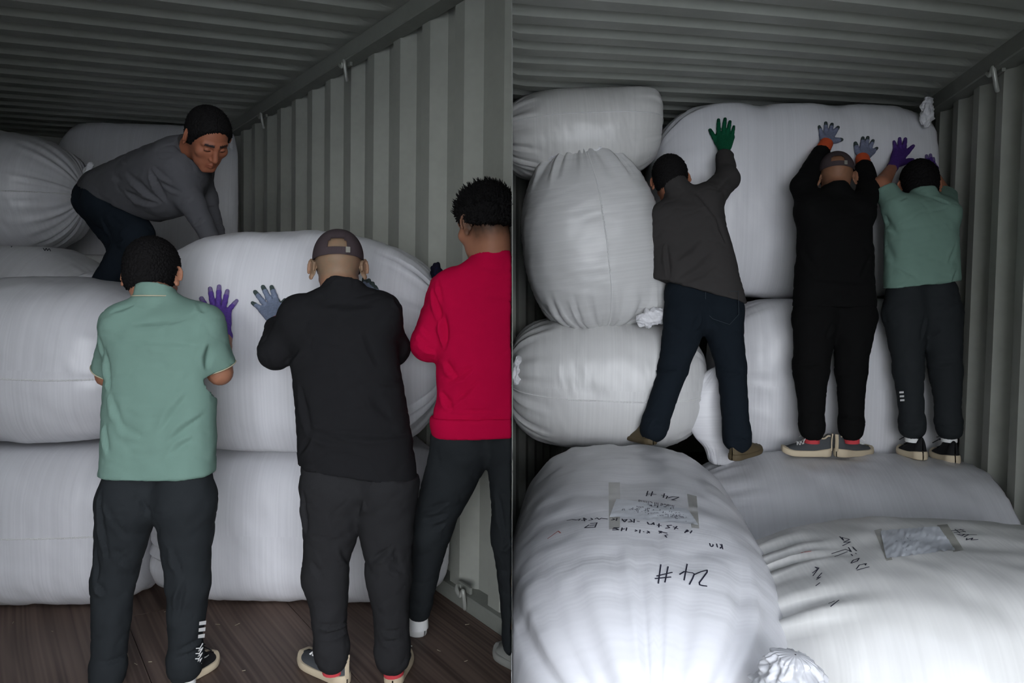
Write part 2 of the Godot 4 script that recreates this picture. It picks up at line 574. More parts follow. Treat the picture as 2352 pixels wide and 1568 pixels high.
# ---------------------------------------------------------------- bags
# s: c centre, ax length axis, up thickness axis, L W T half sizes, n1 squareness of the section, n2 of the ends,
# ga / gb gathers at the -/+ end, planes [[normal, point]], bumps [[point, vector, radius]], seam angle, wr wrinkle strength
func bag(key: String, label: String, s: Dictionary) -> Node3D:
	var ax: Vector3 = s.ax.normalized()
	var up: Vector3 = (s.up - ax * s.up.dot(ax)).normalized()
	var sd := ax.cross(up)
	var L: float = s.L
	var W: float = s.W
	var T: float = s.T
	var n1: float = s.get("n1", 2.6)
	var n2: float = s.get("n2", 3.0)
	var nu: int = s.get("nu", 130)
	var nv: int = s.get("nv", 120)
	var ga: float = s.get("ga", 0.4)
	var gb: float = s.get("gb", 0.4)
	var wr: float = s.get("wr", 1.0)
	var lump: float = s.get("lump", 0.02)
	var lf: float = s.get("lf", 1.0)
	var planes: Array = s.get("planes", [])
	var bumps: Array = s.get("bumps", [])
	var curve: float = s.get("curve", 0.0)
	var c: Vector3 = s.c
	var sx: float = s.get("side", 0.0)       # which half of the picture it stands in
	var seed_ := float(hash(key) % 1000)
	var v := PackedVector3Array()
	var uv := PackedVector2Array()
	for i in nv + 1:
		var t := -1.0 + 2.0 * i / nv
		t = sin(t * PI / 2.0)
		t = signf(t) * pow(absf(t), 0.9)
		var nn2: float = n2 if t > 0.0 else float(s.get("n2a", n2))
		var r := pow(maxf(1.0 - pow(absf(t), nn2), 0.0), 1.0 / nn2)
		r = maxf(r, 0.025)
		var g := ga if t < 0.0 else gb
		var near_end := smoothstep(0.45, 0.98, absf(t))
		for j in nu + 1:
			var a := TAU * j / nu
			var ca := cos(a)
			var sa := sin(a)
			var q := pow(pow(absf(ca), n1) + pow(absf(sa), n1), -1.0 / n1)
			var x := ca * q * W * r
			var y := sa * q * T * r
			var z := t * L
			# pleats that run to the gathered ends
			var jw := a if j < nu else 0.0
			var ph := noise.get_noise_2d(cos(jw) * 60.0 + seed_, sin(jw) * 60.0 + t * 12.0)
			var pleat := sin(jw * 17.0 + ph * 9.0) * 0.6 + sin(jw * 29.0 + ph * 14.0 + 1.3) * 0.4
			var amp := g * 0.028 * near_end * minf(r * 2.2, 1.0)
			var k := 1.0 + pleat * amp / maxf(r, 0.3) / maxf(minf(W, T), 0.1) * 0.5
			# soft lumps and hoops of pulled cloth
			k += lump * (noise.get_noise_3d(x * 140.0 * lf + seed_, y * 140.0 * lf, z * 140.0 * lf) + 0.6 * noise.get_noise_3d(x * 320.0 * lf, y * 320.0 * lf + seed_, z * 320.0 * lf))
			k += wr * 0.0045 * noise2.get_noise_3d(cos(jw) * 22.0 + seed_, sin(jw) * 22.0, z * 520.0 + sin(jw * 2.0) * 6.0)
			x *= k
			y *= k
			var p := c + sd * x + up * (y - curve * t * t) + ax * z
			v.append(p)
			uv.append(Vector2(z, (a / TAU) * 2.2 * (W + T)))
	for b in bumps:
		var rr: float = b[2] * b[2]
		for i in v.size():
			var e: float = (v[i] - b[0]).length_squared() / rr
			if e < 6.0:
				v[i] += b[1] * exp(-e)
	for pl in planes:
		var n: Vector3 = pl[0].normalized()
		var soft: float = pl[2] if pl.size() > 2 else 0.03
		for i in v.size():
			var e: float = n.dot(v[i] - pl[1])     # positive: beyond the plane
			if e > -soft:
				# smooth stop at the plane
				var x := e + soft
				var y := soft * (1.0 - exp(-x / soft))
				v[i] += n * (y - x)
	if sx != 0.0:
		for i in v.size():
			if v[i].x * sx < 0.0012:
				v[i].x = 0.0012 * sx
	var idx := PackedInt32Array()
	for i in nv:
		for j in nu:
			var a := i * (nu + 1) + j
			var b := a + nu + 1
			idx.append_array([a, a + 1, b, b, a + 1, b + 1])
	var n := normals_of(v, idx)
	for i in nv + 1:      # close the joint of the hoop
		var a := i * (nu + 1)
		var m := (n[a] + n[a + nu]).normalized()
		n[a] = m
		n[a + nu] = m
	if n[(nv / 2) * (nu + 1)].dot(v[(nv / 2) * (nu + 1)] - c) < 0.0:
		for t in range(0, idx.size(), 3):
			var w := idx[t + 1]
			idx[t + 1] = idx[t + 2]
			idx[t + 2] = w
		for i in n.size():
			n[i] = -n[i]
	var low := c
	for p in v:
		low.y = minf(low.y, p.y)
	if sx != 0.0 and low.x * sx < 0.01:
		low.x = 0.01 * sx
	if s.has("ear_of"):
		put(bags[s.ear_of].o, "corner_ear", v, n, idx, M[s.get("m", "bag")], uv)
		return bags[s.ear_of].o
	var o := thing("woven_bag", low, label, "bag", s.get("group", ""))
	put(o, "sack", v, n, idx, M[s.get("m", "bag")], uv)
	bags[key] = {"v": v, "n": n, "idx": idx, "o": o, "nu": nu, "nv": nv}
	if s.has("seam"):
		# a stitched seam that runs along the bag
		var k := Kit.new()
		for sm in s.seam:
			var j := int(float(sm) / 360.0 * nu)
			var path := PackedVector3Array()
			for i in range(3, nv - 2):
				var p := v[i * (nu + 1) + j] + n[i * (nu + 1) + j] * 0.0006
				if sx == 0.0 or p.x * sx > 0.004:
					path.append(p)
			if path.size() > 3:
				k.tube(path, 0.003, 6)
				var q := 0
				for i in range(0, path.size() - 1):
					var seg := path[i].distance_to(path[i + 1])
					var cnt := int(seg / 0.012)
					for w in cnt:
						var p := path[i].lerp(path[i + 1], (w + 0.5) / cnt)
						var along := (path[i + 1] - path[i]).normalized()
						var nn := n[(i + 3) * (nu + 1) + j]
						var cr := nn.cross(along)
						k.tube(PackedVector3Array([p - cr * 0.005, p + nn * 0.003, p + cr * 0.005]), 0.0013, 4)
						q += 1
		if k.v.size() > 0:
			put_kit(o, "seam", k, M.thread)
	return o


# the bag's surface under a pixel, found on its triangles: [point, normal] or []
func surf(key: String, px: float, py: float) -> Array:
	var b: Dictionary = bags[key]
	if not b.has("cells"):
		var cells := {}
		var v: PackedVector3Array = b.v
		var sc := PackedVector2Array()
		sc.resize(v.size())
		for i in v.size():
			sc[i] = scr(v[i])
		var ix: PackedInt32Array = b.idx
		for t in range(0, ix.size(), 3):
			var nn: Vector3 = b.n[ix[t]]
			if nn.dot(Vector3(0, EYE, 0) - v[ix[t]]) < -0.05:
				continue
			var a := sc[ix[t]]
			var c := sc[ix[t + 1]]
			var d := sc[ix[t + 2]]
			var x0 := int(floor(minf(a.x, minf(c.x, d.x)) / 16.0))
			var x1 := int(floor(maxf(a.x, maxf(c.x, d.x)) / 16.0))
			var y0 := int(floor(minf(a.y, minf(c.y, d.y)) / 16.0))
			var y1 := int(floor(maxf(a.y, maxf(c.y, d.y)) / 16.0))
			if x1 - x0 > 30 or y1 - y0 > 30:
				continue
			for x in range(x0, x1 + 1):
				for y in range(y0, y1 + 1):
					var k := Vector2i(x, y)
					if not cells.has(k):
						cells[k] = PackedInt32Array()
					cells[k].append(t)
		b.cells = cells
		b.sc = sc
	var k := Vector2i(int(floor(px / 16.0)), int(floor(py / 16.0)))
	if not b.cells.has(k):
		return []
	var p := Vector2(px, py)
	var best := 1e9
	var res := []
	for t in b.cells[k]:
		var i0: int = b.idx[t]
		var i1: int = b.idx[t + 1]
		var i2: int = b.idx[t + 2]
		var a: Vector2 = b.sc[i0]
		var e1: Vector2 = b.sc[i1] - a
		var e2: Vector2 = b.sc[i2] - a
		var den := e1.cross(e2)
		if absf(den) < 1e-9:
			continue
		var w1 := (p - a).cross(e2) / den
		var w2 := e1.cross(p - a) / den
		if w1 < -0.01 or w2 < -0.01 or w1 + w2 > 1.01:
			continue
		var w0 := 1.0 - w1 - w2
		var q: Vector3 = b.v[i0] * w0 + b.v[i1] * w1 + b.v[i2] * w2
		if -q.z < best:
			best = -q.z
			res = [q, (b.n[i0] * w0 + b.n[i1] * w1 + b.n[i2] * w2).normalized()]
	return res


func build_bags() -> void:
	var R := Vector3.RIGHT
	var U := Vector3.UP
	var inn := Vector3(-1, 0, LS).normalized()
	var wall := [-inn, Vector3(0, 0, -LX0) + inn * 0.03, 0.05]
	var floor0 := [Vector3.DOWN, Vector3(0, 0.004, 0), 0.012]
	# ---- left load
	bag("L1", "white bag lying on the floor at the bottom of the left stack", {c = Vector3(-2.08, 0.345, -3.53), ax = Vector3(1, 0, -0.02), up = U, L = 0.57, W = 0.48, T = 0.37, n1 = 3.4, n2 = 3.6,
		planes = [floor0, [U, Vector3(0, 0.69, 0), 0.02], [R, Vector3(-1.60, 0, 0), 0.06]], seam = [2.0], side = -1.0, ga = 0.5, gb = 1.3})
	bag("L2", "white bag on the floor behind the legs of the pushing men", {c = Vector3(-0.93, 0.34, -3.56), ax = Vector3(1, 0, 0.02), up = U, L = 0.71, W = 0.47, T = 0.36, n1 = 3.6, n2 = 4.0,
		planes = [floor0, [U, Vector3(0, 0.685, 0), 0.02], wall, [-R, Vector3(-1.594, 0, 0), 0.05]], side = -1.0, ga = 1.5, gb = 0.6})
	bag("U1", "white bag with a seam, lying on the lowest bag of the left stack", {c = Vector3(-2.14, 1.045, -3.51), ax = Vector3(1, -0.05, 0.0), up = U, L = 0.60, W = 0.47, T = 0.385, n1 = 2.7, n2 = 2.4,
		planes = [[Vector3.DOWN, Vector3(0, 0.695, 0), 0.02], [R, Vector3(-1.53, 0, 0), 0.05]], seam = [355.0], side = -1.0, gb = 0.8})
	bag("P", "large white bag being pushed by the men in green, black and red", {c = Vector3(-0.96, 1.13, -3.28), ax = Vector3(1, -0.02, 0.06), up = U, L = 0.70, W = 0.33, T = 0.50, n1 = 2.7, n2 = 2.6,
		planes = [[Vector3.DOWN, Vector3(0, 0.69, 0), 0.03], wall], side = -1.0, ga = 0.5, gb = 0.9})
	bag("M1", "white bag with faint numbers along its top, behind the seamed stack", {c = Vector3(-3.02, 1.30, -4.55), ax = Vector3(1, -0.16, 0.1), up = U, L = 0.60, W = 0.42, T = 0.36, n1 = 2.4, n2 = 2.3, side = -1.0,
		planes = [[U, Vector3(0, 1.63, 0), 0.03]]})
	bag("B1", "rounded white bag high below the ceiling, gathered to a tip beside the bent man's back", {c = Vector3(-3.56, 1.99, -5.0), ax = Vector3(1, -0.0, -0.05), up = U, L = 0.66, W = 0.50, T = 0.43, n1 = 2.2, n2 = 2.5, wr = 2.2, seam = [358.0], side = -1.0, gb = 1.5,
		planes = [[Vector3.DOWN, Vector3(0, 1.60, 0), 0.05]]})
	bag("B2", "big white bag standing at the back under the ceiling behind the bent man", {c = Vector3(-2.98, 1.96, -6.35), ax = Vector3(1, -0.03, -0.12), up = U, L = 0.80, W = 0.42, T = 0.78, n1 = 4.2, n2 = 5.0,
		planes = [[U, Vector3(0, 2.71, 0), 0.012], wall, [Vector3(0, 0, 1), Vector3(0, 0, -5.9), 0.02]], side = -1.0, lump = 0.012})
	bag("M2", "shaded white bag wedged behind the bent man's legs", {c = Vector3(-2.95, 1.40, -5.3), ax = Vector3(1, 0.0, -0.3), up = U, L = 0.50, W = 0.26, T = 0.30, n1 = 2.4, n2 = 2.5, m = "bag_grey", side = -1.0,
		planes = [[U, Vector3(0, 1.60, 0), 0.03]]})
	bag("M3", "white bag end with a crumpled neck beside the bent man's shoe", {c = Vector3(-2.36, 1.22, -4.28), ax = Vector3(-0.5, 0.6, 0.5), up = U, L = 0.26, W = 0.22, T = 0.22, n1 = 2.2, n2 = 2.0, side = -1.0, gb = 2.0, ga = 1.0, nu = 90, nv = 50,
		planes = [[Vector3(-1, 0.2, 0), Vector3(-2.52, 1.3, -4.2), 0.05]]})
	# ---- right load
	var rin := Vector3(-1, 0, -0.2245).normalized()
	var rwall := [-rin, Vector3(2.225, 0, -3.28) + rin * 0.04, 0.04]
	var rlow := [-rin, Vector3(2.20, 0, -3.28) + rin * 0.04, 0.03]
	bag("R1", "pillow-shaped white bag right under the ceiling, an ear at its corner", {c = at(1332, 312, 3.98), ax = Vector3(1, 0.04, 0.0), up = Vector3(0, 1, 0.12), L = 0.42, W = 0.36, T = 0.255, n1 = 2.3, n2 = 2.7, wr = 1.8, seam = [22.0], side = 1.0, ga = 1.8, gb = 0.5, m = "bag_warm",
		planes = [[U, Vector3(0, 2.415, 0), 0.02]], bumps = [[at(1490, 225, 3.8), Vector3(0.04, 0.05, 0), 0.13]]})
	bag("R2", "wide white bag under the ceiling pushed by raised gloves", {c = at(1822, 465, 4.36), ax = Vector3(1, -0.02, 0.0), up = U, L = 0.86, W = 0.36, T = 0.565, n1 = 4.2, n2 = 3.4, side = 1.0, lump = 0.018, gb = 0.5, ga = 1.0,
		planes = [[Vector3.DOWN, Vector3(0, 1.272, 0), 0.012], rwall, [U, Vector3(0, 2.405, 0), 0.02]], bumps = [[at(1735, 235, 4.15), Vector3(0, -0.035, 0.0), 0.09], [at(1900, 240, 4.15), Vector3(0, -0.03, 0.0), 0.09], [at(1625, 260, 4.2), Vector3(0, 0.04, 0.0), 0.2]]})
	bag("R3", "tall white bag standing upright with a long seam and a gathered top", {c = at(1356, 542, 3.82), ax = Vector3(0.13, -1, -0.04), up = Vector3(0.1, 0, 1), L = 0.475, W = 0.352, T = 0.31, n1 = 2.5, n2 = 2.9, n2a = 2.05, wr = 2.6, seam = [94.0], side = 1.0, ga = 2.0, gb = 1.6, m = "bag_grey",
		bumps = [[at(1515, 705, 3.7), Vector3(0.06, -0.03, 0.02), 0.12]]})
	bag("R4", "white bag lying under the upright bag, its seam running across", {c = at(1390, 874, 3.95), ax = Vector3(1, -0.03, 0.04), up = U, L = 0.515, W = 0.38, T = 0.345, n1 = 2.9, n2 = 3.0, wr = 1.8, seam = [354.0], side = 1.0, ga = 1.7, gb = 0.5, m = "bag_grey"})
	bag("R5", "white bag behind the trousers of the standing men in black and in green", {c = at(1925, 874, 4.10), ax = Vector3(1, -0.02, 0.04), up = U, L = 0.71, W = 0.34, T = 0.47, n1 = 4.0, n2 = 3.2, side = 1.0, planes = [rlow, [U, Vector3(0, 1.318, 0), 0.02]], ga = 0.4, gb = 0.5})
	bag("R6", "loose white bag corner hanging between two bags beside the brown shoes", {c = at(1640, 955, 3.70), ax = Vector3(0.06, -1, 0.05), up = Vector3(0, 0, 1), L = 0.245, W = 0.125, T = 0.045, n1 = 2.0, n2 = 4.5, side = 1.0, ga = 0.8, gb = 0.8, nu = 80, nv = 60,
		bumps = [[at(1590, 850, 3.7), Vector3(0.085, 0.0, 0), 0.11], [at(1590, 1050, 3.7), Vector3(0.06, 0.03, 0), 0.09]]})
	bag("R7", "big white foreground bag marked 24 in black pen, lying lengthwise", {c = Vector3(0.455, 0.165, -2.82), ax = Vector3(0.105, 0.02, -1), up = U, L = 0.97, W = 0.475, T = 0.50, n1 = 3.0, n2 = 3.7, side = 1.0, ga = 1.1, gb = 0.6, m = "bag", nu = 150, nv = 120})
	bag("R8", "broad white bag under the shoes of the men in black and in green", {c = Vector3(1.64, 0.10, -3.58), ax = Vector3(1, 0, 0.17), up = U, L = 0.84, W = 0.60, T = 0.46, n1 = 2.15, n2 = 4.2, n2a = 3.0, side = 1.0, planes = [rlow], ga = 1.6, gb = 0.5, nu = 140, nv = 110})
	bag("R9", "large white foreground bag with a taped label on its top", {c = Vector3(1.44, 0.145, -2.28), ax = Vector3(1, 0, 0.06), up = U, L = 0.79, W = 0.50, T = 0.45, n1 = 3.8, n2 = 3.2, side = 1.0, planes = [[-rin, Vector3(2.07, 0, -3.28) + rin * 0.04, 0.05]], ga = 2.2, gb = 0.5, m = "bag_warm", nu = 150, nv = 120})
	bag("R10", "small crumpled bag neck sticking up between the two front bags", {c = at(1812, 1580, 1.75), ax = Vector3(0.15, 1, 0.1), up = Vector3(0, 0, 1), L = 0.085, W = 0.075, T = 0.07, n1 = 2.0, n2 = 2.4, side = 1.0, ga = 0.4, gb = 0.5, nu = 110, nv = 80, lump = 0.34, lf = 5.5})
	# loose corners of bags
	var ear := func(of: String, p: Vector3, dir: Vector3, l: float, w: float, t: float) -> void:
		bag(of + "_ear", "", {c = p, ax = dir, up = Vector3(0.2, 0, 1), L = l, W = w, T = t, n1 = 2.0, n2 = 2.2, ga = 1.5, gb = 1.5, nu = 56, nv = 40, lump = 0.42, lf = 9.0, side = signf(p.x), ear_of = of})
	ear.call("R1", at(1495, 214, 3.82), Vector3(0.5, 1, 0), 0.030, 0.016, 0.012)
	ear.call("R2", at(1498, 250, 4.05), Vector3(0.35, 1, 0), 0.045, 0.020, 0.014)
	ear.call("R2", at(1487, 300, 4.04), Vector3(-0.45, -1, 0.1), 0.085, 0.050, 0.022)
	ear.call("R2", at(2129, 258, 4.02), Vector3(0.12, 1, 0), 0.085, 0.036, 0.026)
	ear.call("R3", at(1500, 728, 3.62), Vector3(1, 0.25, 0), 0.085, 0.040, 0.03)
	ear.call("R3", at(1370, 338, 3.68), Vector3(1, 0.1, 0), 0.10, 0.035, 0.03)
	ear.call("R3", at(1290, 348, 3.70), Vector3(1, 0.3, 0), 0.08, 0.035, 0.03)
	ear.call("R4", at(1188, 850, 3.72), Vector3(0.1, 1, 0), 0.075, 0.024, 0.03)
	ear.call("B1", at(203, 388, 4.75), Vector3(0.5, 1, 0), 0.05, 0.022, 0.02)
	ear.call("B2", at(530, 330, 5.75), Vector3(0.0, 1, 0), 0.055, 0.016, 0.014)


# ---------------------------------------------------------------- soft bodies: a distance field on a grid, meshed as surface nets
class Field:
	var o := Vector3.ZERO
	var h := 0.01
	var nx := 0
	var ny := 0
	var nz := 0
	var d := PackedFloat32Array()

	func _init(lo: Vector3, hi: Vector3, cell: float) -> void:
		o = lo
		h = cell
		nx = int(ceil((hi.x - lo.x) / h)) + 2
		ny = int(ceil((hi.y - lo.y) / h)) + 2
		nz = int(ceil((hi.z - lo.z) / h)) + 2
		d.resize(nx * ny * nz)
		d.fill(1.0)

	func _range(lo: Vector3, hi: Vector3) -> PackedInt32Array:
		return PackedInt32Array([clampi(int((lo.x - o.x) / h), 0, nx - 1), clampi(int((hi.x - o.x) / h) + 1, 0, nx - 1),
			clampi(int((lo.y - o.y) / h), 0, ny - 1), clampi(int((hi.y - o.y) / h) + 1, 0, ny - 1),
			clampi(int((lo.z - o.z) / h), 0, nz - 1), clampi(int((hi.z - o.z) / h) + 1, 0, nz - 1)])

	# tapered capsule; along fn it is fs times as thick
	func cap(a: Vector3, b: Vector3, ra: float, rb: float, k := 0.02, fn := Vector3.ZERO, fs := 1.0) -> void:
		var m := maxf(ra, rb) + k + h
		var r := _range(a.min(b) - Vector3(m, m, m), a.max(b) + Vector3(m, m, m))
		var g := 1.0 / fs - 1.0
		var ab := b - a
		ab += fn * (ab.dot(fn) * g)
		var l2 := maxf(ab.length_squared(), 1e-9)
		var step := Vector3(h, 0, 0)
		step += fn * (step.dot(fn) * g)
		var sx := step.x
		var sy := step.y
		var sz := step.z
		var bx := ab.x
		var by := ab.y
		var bz := ab.z
		var dr := rb - ra
		for z in range(r[4], r[5] + 1):
			for y in range(r[2], r[3] + 1):
				var q := o + Vector3(r[0] * h, y * h, z * h) - a
				q += fn * (q.dot(fn) * g)
				var qx := q.x
				var qy := q.y
				var qz := q.z
				var i := (z * ny + y) * nx + r[0]
				for x in range(r[0], r[1] + 1):
					var t := clampf((qx * bx + qy * by + qz * bz) / l2, 0.0, 1.0)
					var ex := qx - bx * t
					var ey := qy - by * t
					var ez := qz - bz * t
					var e := sqrt(ex * ex + ey * ey + ez * ez) - ra - dr * t
					var c := d[i]
					var w := k - absf(e - c)
					if w > 0.0:
						d[i] = minf(e, c) - w * w / k * 0.25
					elif e < c:
						d[i] = e
					qx += sx
					qy += sy
					qz += sz
					i += 1

	# ellipsoid with its own axes; sub = true carves it out
	func ell(c: Vector3, ax: Vector3, ay: Vector3, az: Vector3, r: Vector3, k := 0.02, sub := false) -> void:
		var m := r[r.max_axis_index()] + k + h
		var rg := _range(c - Vector3(m, m, m), c + Vector3(m, m, m))
		for z in range(rg[4], rg[5] + 1):
			for y in range(rg[2], rg[3] + 1):
				var p := o + Vector3(rg[0] * h, y * h, z * h) - c
				var u := p.dot(ax) / r.x
				var v := p.dot(ay) / r.y
				var w := p.dot(az) / r.z
				var du := ax.x * h / r.x
				var dv := ay.x * h / r.y
				var dw := az.x * h / r.z
				var i := (z * ny + y) * nx + rg[0]
				for x in range(rg[0], rg[1] + 1):
					var k0 := sqrt(u * u + v * v + w * w)
					var k1 := sqrt(u * u / (r.x * r.x) + v * v / (r.y * r.y) + w * w / (r.z * r.z))
					var e := k0 * (k0 - 1.0) / maxf(k1, 1e-4)
					var cur := d[i]
					if sub:
						e = -e
						var s := k - absf(e - cur)
						d[i] = maxf(e, cur) + (s * s / k * 0.25 if s > 0.0 else 0.0)
					else:
						var s := k - absf(e - cur)
						if s > 0.0:
							d[i] = minf(e, cur) - s * s / k * 0.25
						elif e < cur:
							d[i] = e
					u += du
					v += dv
					w += dw
					i += 1

	# remove what lies beyond a plane, inside a ball of that radius
	func cut(pt: Vector3, n: Vector3, radius := 100.0, k := 0.004) -> void:
		var m := Vector3(radius, radius, radius)
		var r := _range(pt - m, pt + m)
		var r2 := radius * radius
		n = n.normalized()
		for z in range(r[4], r[5] + 1):
			for y in range(r[2], r[3] + 1):
				var p := o + Vector3(r[0] * h, y * h, z * h) - pt
				var i := (z * ny + y) * nx + r[0]
				for x in range(r[0], r[1] + 1):
					if p.length_squared() < r2:
						var e := p.dot(n)
						var cur := d[i]
						if e > cur - k:
							var s := k - absf(e - cur)
							d[i] = maxf(e, cur) + (s * s / k * 0.25 if s > 0.0 else 0.0)
					p.x += h
					i += 1

	# [vertices, normals, indices]
	func net() -> Array:
		var id := PackedInt32Array()
		id.resize(d.size())
		id.fill(-1)
		var v := PackedVector3Array()
		var n := PackedVector3Array()
		var idx := PackedInt32Array()
		var sy := nx
		var sz := nx * ny
		var lim := 3.0 * h
		var cells := PackedInt32Array()
		for z in nz - 1:
			for y in ny - 1:
				var i := z * sz + y * sy - 1
				for x in nx - 1:
					i += 1
					var a := d[i]
					if a > lim or a < -lim:
						continue
					var b := d[i + 1]
					var c := d[i + sy]
					var e := d[i + sy + 1]
					var f := d[i + sz]
					var g := d[i + sz + 1]
					var k := d[i + sz + sy]
					var l := d[i + sz + sy + 1]
					var neg := int(a < 0.0) + int(b < 0.0) + int(c < 0.0) + int(e < 0.0) + int(f < 0.0) + int(g < 0.0) + int(k < 0.0) + int(l < 0.0)
					if neg == 0 or neg == 8:
						continue
					var s := Vector3.ZERO
					var cnt := 0
					if (a < 0.0) != (b < 0.0):
						s += Vector3(a / (a - b), 0, 0)
						cnt += 1
					if (c < 0.0) != (e < 0.0):
						s += Vector3(c / (c - e), 1, 0)
						cnt += 1
					if (f < 0.0) != (g < 0.0):
						s += Vector3(f / (f - g), 0, 1)
						cnt += 1
					if (k < 0.0) != (l < 0.0):
						s += Vector3(k / (k - l), 1, 1)
						cnt += 1
					if (a < 0.0) != (c < 0.0):
						s += Vector3(0, a / (a - c), 0)
						cnt += 1
					if (b < 0.0) != (e < 0.0):
						s += Vector3(1, b / (b - e), 0)
						cnt += 1
					if (f < 0.0) != (k < 0.0):
						s += Vector3(0, f / (f - k), 1)
						cnt += 1
					if (g < 0.0) != (l < 0.0):
						s += Vector3(1, g / (g - l), 1)
						cnt += 1
					if (a < 0.0) != (f < 0.0):
						s += Vector3(0, 0, a / (a - f))
						cnt += 1
					if (b < 0.0) != (g < 0.0):
						s += Vector3(1, 0, b / (b - g))
						cnt += 1
					if (c < 0.0) != (k < 0.0):
						s += Vector3(0, 1, c / (c - k))
						cnt += 1
					if (e < 0.0) != (l < 0.0):
						s += Vector3(1, 1, e / (e - l))
						cnt += 1
					id[i] = v.size()
					cells.append(i)
					v.append(o + (Vector3(x, y, z) + s / cnt) * h)
					n.append(Vector3(b + e + g + l - a - c - f - k, c + e + k + l - a - b - f - g, f + g + k + l - a - b - c - e).normalized())
		for i in cells:
			var a := d[i] < 0.0
			if (d[i + 1] < 0.0) != a:
				_face(idx, id, i, sy, sz, a)
			if (d[i + sy] < 0.0) != a:
				_face(idx, id, i, sz, 1, a)
			if (d[i + sz] < 0.0) != a:
				_face(idx, id, i, 1, sy, a)
		return [v, n, idx]

	func _face(idx: PackedInt32Array, id: PackedInt32Array, i: int, u: int, w: int, inside: bool) -> void:
		if i - u - w < 0:
			return
		var p := id[i]
		var q := id[i - u]
		var r := id[i - u - w]
		var s := id[i - w]
		if q < 0 or r < 0 or s < 0:
			return
		if inside:
			idx.append_array([p, r, q, p, s, r])
		else:
			idx.append_array([p, q, r, p, r, s])


func join(a: Array, b: Array) -> void:
	var k: int = a[0].size()
	a[0].append_array(b[0])
	a[1].append_array(b[1])
	var w := PackedInt32Array()
	for i in b[2]:
		w.append(i + k)
	a[2].append_array(w)
	if a.size() > 3 and b.size() > 3:
		a[3].append_array(b[3])


# cloth moves: broad creases by noise, and named folds [a, b, width, height]; facing limits them to one side
func drape(m: Array, amp: float, stretch: Basis, folds: Array, facing: Vector3, sd: float) -> void:
	var v: PackedVector3Array = m[0]
	var n: PackedVector3Array = m[1]
	for i in v.size():
		var p := v[i]
		var q := stretch * p
		var e := amp * (noise2.get_noise_3d(q.x * 60.0 + sd, q.y * 60.0, q.z * 60.0) + 0.6 * noise2.get_noise_3d(q.x * 150.0, q.y * 150.0 + sd, q.z * 150.0))
		var rg := 1.0 - absf(noise2.get_noise_3d(q.x * 42.0 + q.y * 26.0, q.y * 78.0 - q.x * 20.0 + sd, q.z * 40.0)) * 2.2
		if rg > 0.0:
			e -= amp * 0.85 * pow(rg, 5.0)
		if n[i].dot(facing) > 0.0:
			for f in folds:
				var a: Vector3 = f[0]
				var b: Vector3 = f[1]
				var ab := b - a
				ab -= facing * ab.dot(facing)
				var ap := p - a
				ap -= facing * ap.dot(facing)
				var t := clampf(ap.dot(ab) / ab.length_squared(), 0.0, 1.0)
				var w: float = f[2] * (1.0 - 0.55 * absf(t * 2.0 - 1.0))
				var dist := (ap - ab * t)
				var x := dist.length() / w
				if x < 3.0:
					var sgn := signf(dist.dot(ab.cross(facing)))
					# a furrow with a soft ridge on one side
					e += f[3] * (-exp(-x * x) + 0.7 * exp(-pow(sgn * x - 1.6, 2.0))) * (1.0 - pow(absf(t * 2.0 - 1.0), 3.0))
		v[i] = p + n[i] * e
	m[0] = v
	m[1] = normals_of(v, m[2])
	for i in m[1].size():
		if m[1][i].dot(n[i]) < 0.0:
			m[1][i] = -m[1][i]


func bounds(pts: Array, pad: float) -> Array:
	var lo: Vector3 = pts[0]
	var hi: Vector3 = pts[0]
	for p in pts:
		lo = lo.min(p)
		hi = hi.max(p)
	return [lo - Vector3(pad, pad, pad), hi + Vector3(pad, pad, pad)]


# ---------------------------------------------------------------- people
func frame_of(f: Vector3, u: Vector3) -> Array:      # right, up, forward
	f = f.normalized()
	u = (u - f * u.dot(f)).normalized()
	return [u.cross(f), u, f]


func hp(h: Dictionary, x: float, y: float, z: float) -> Vector3:
	return h.c + (h.r * x + h.u * y + h.f * z) * h.s


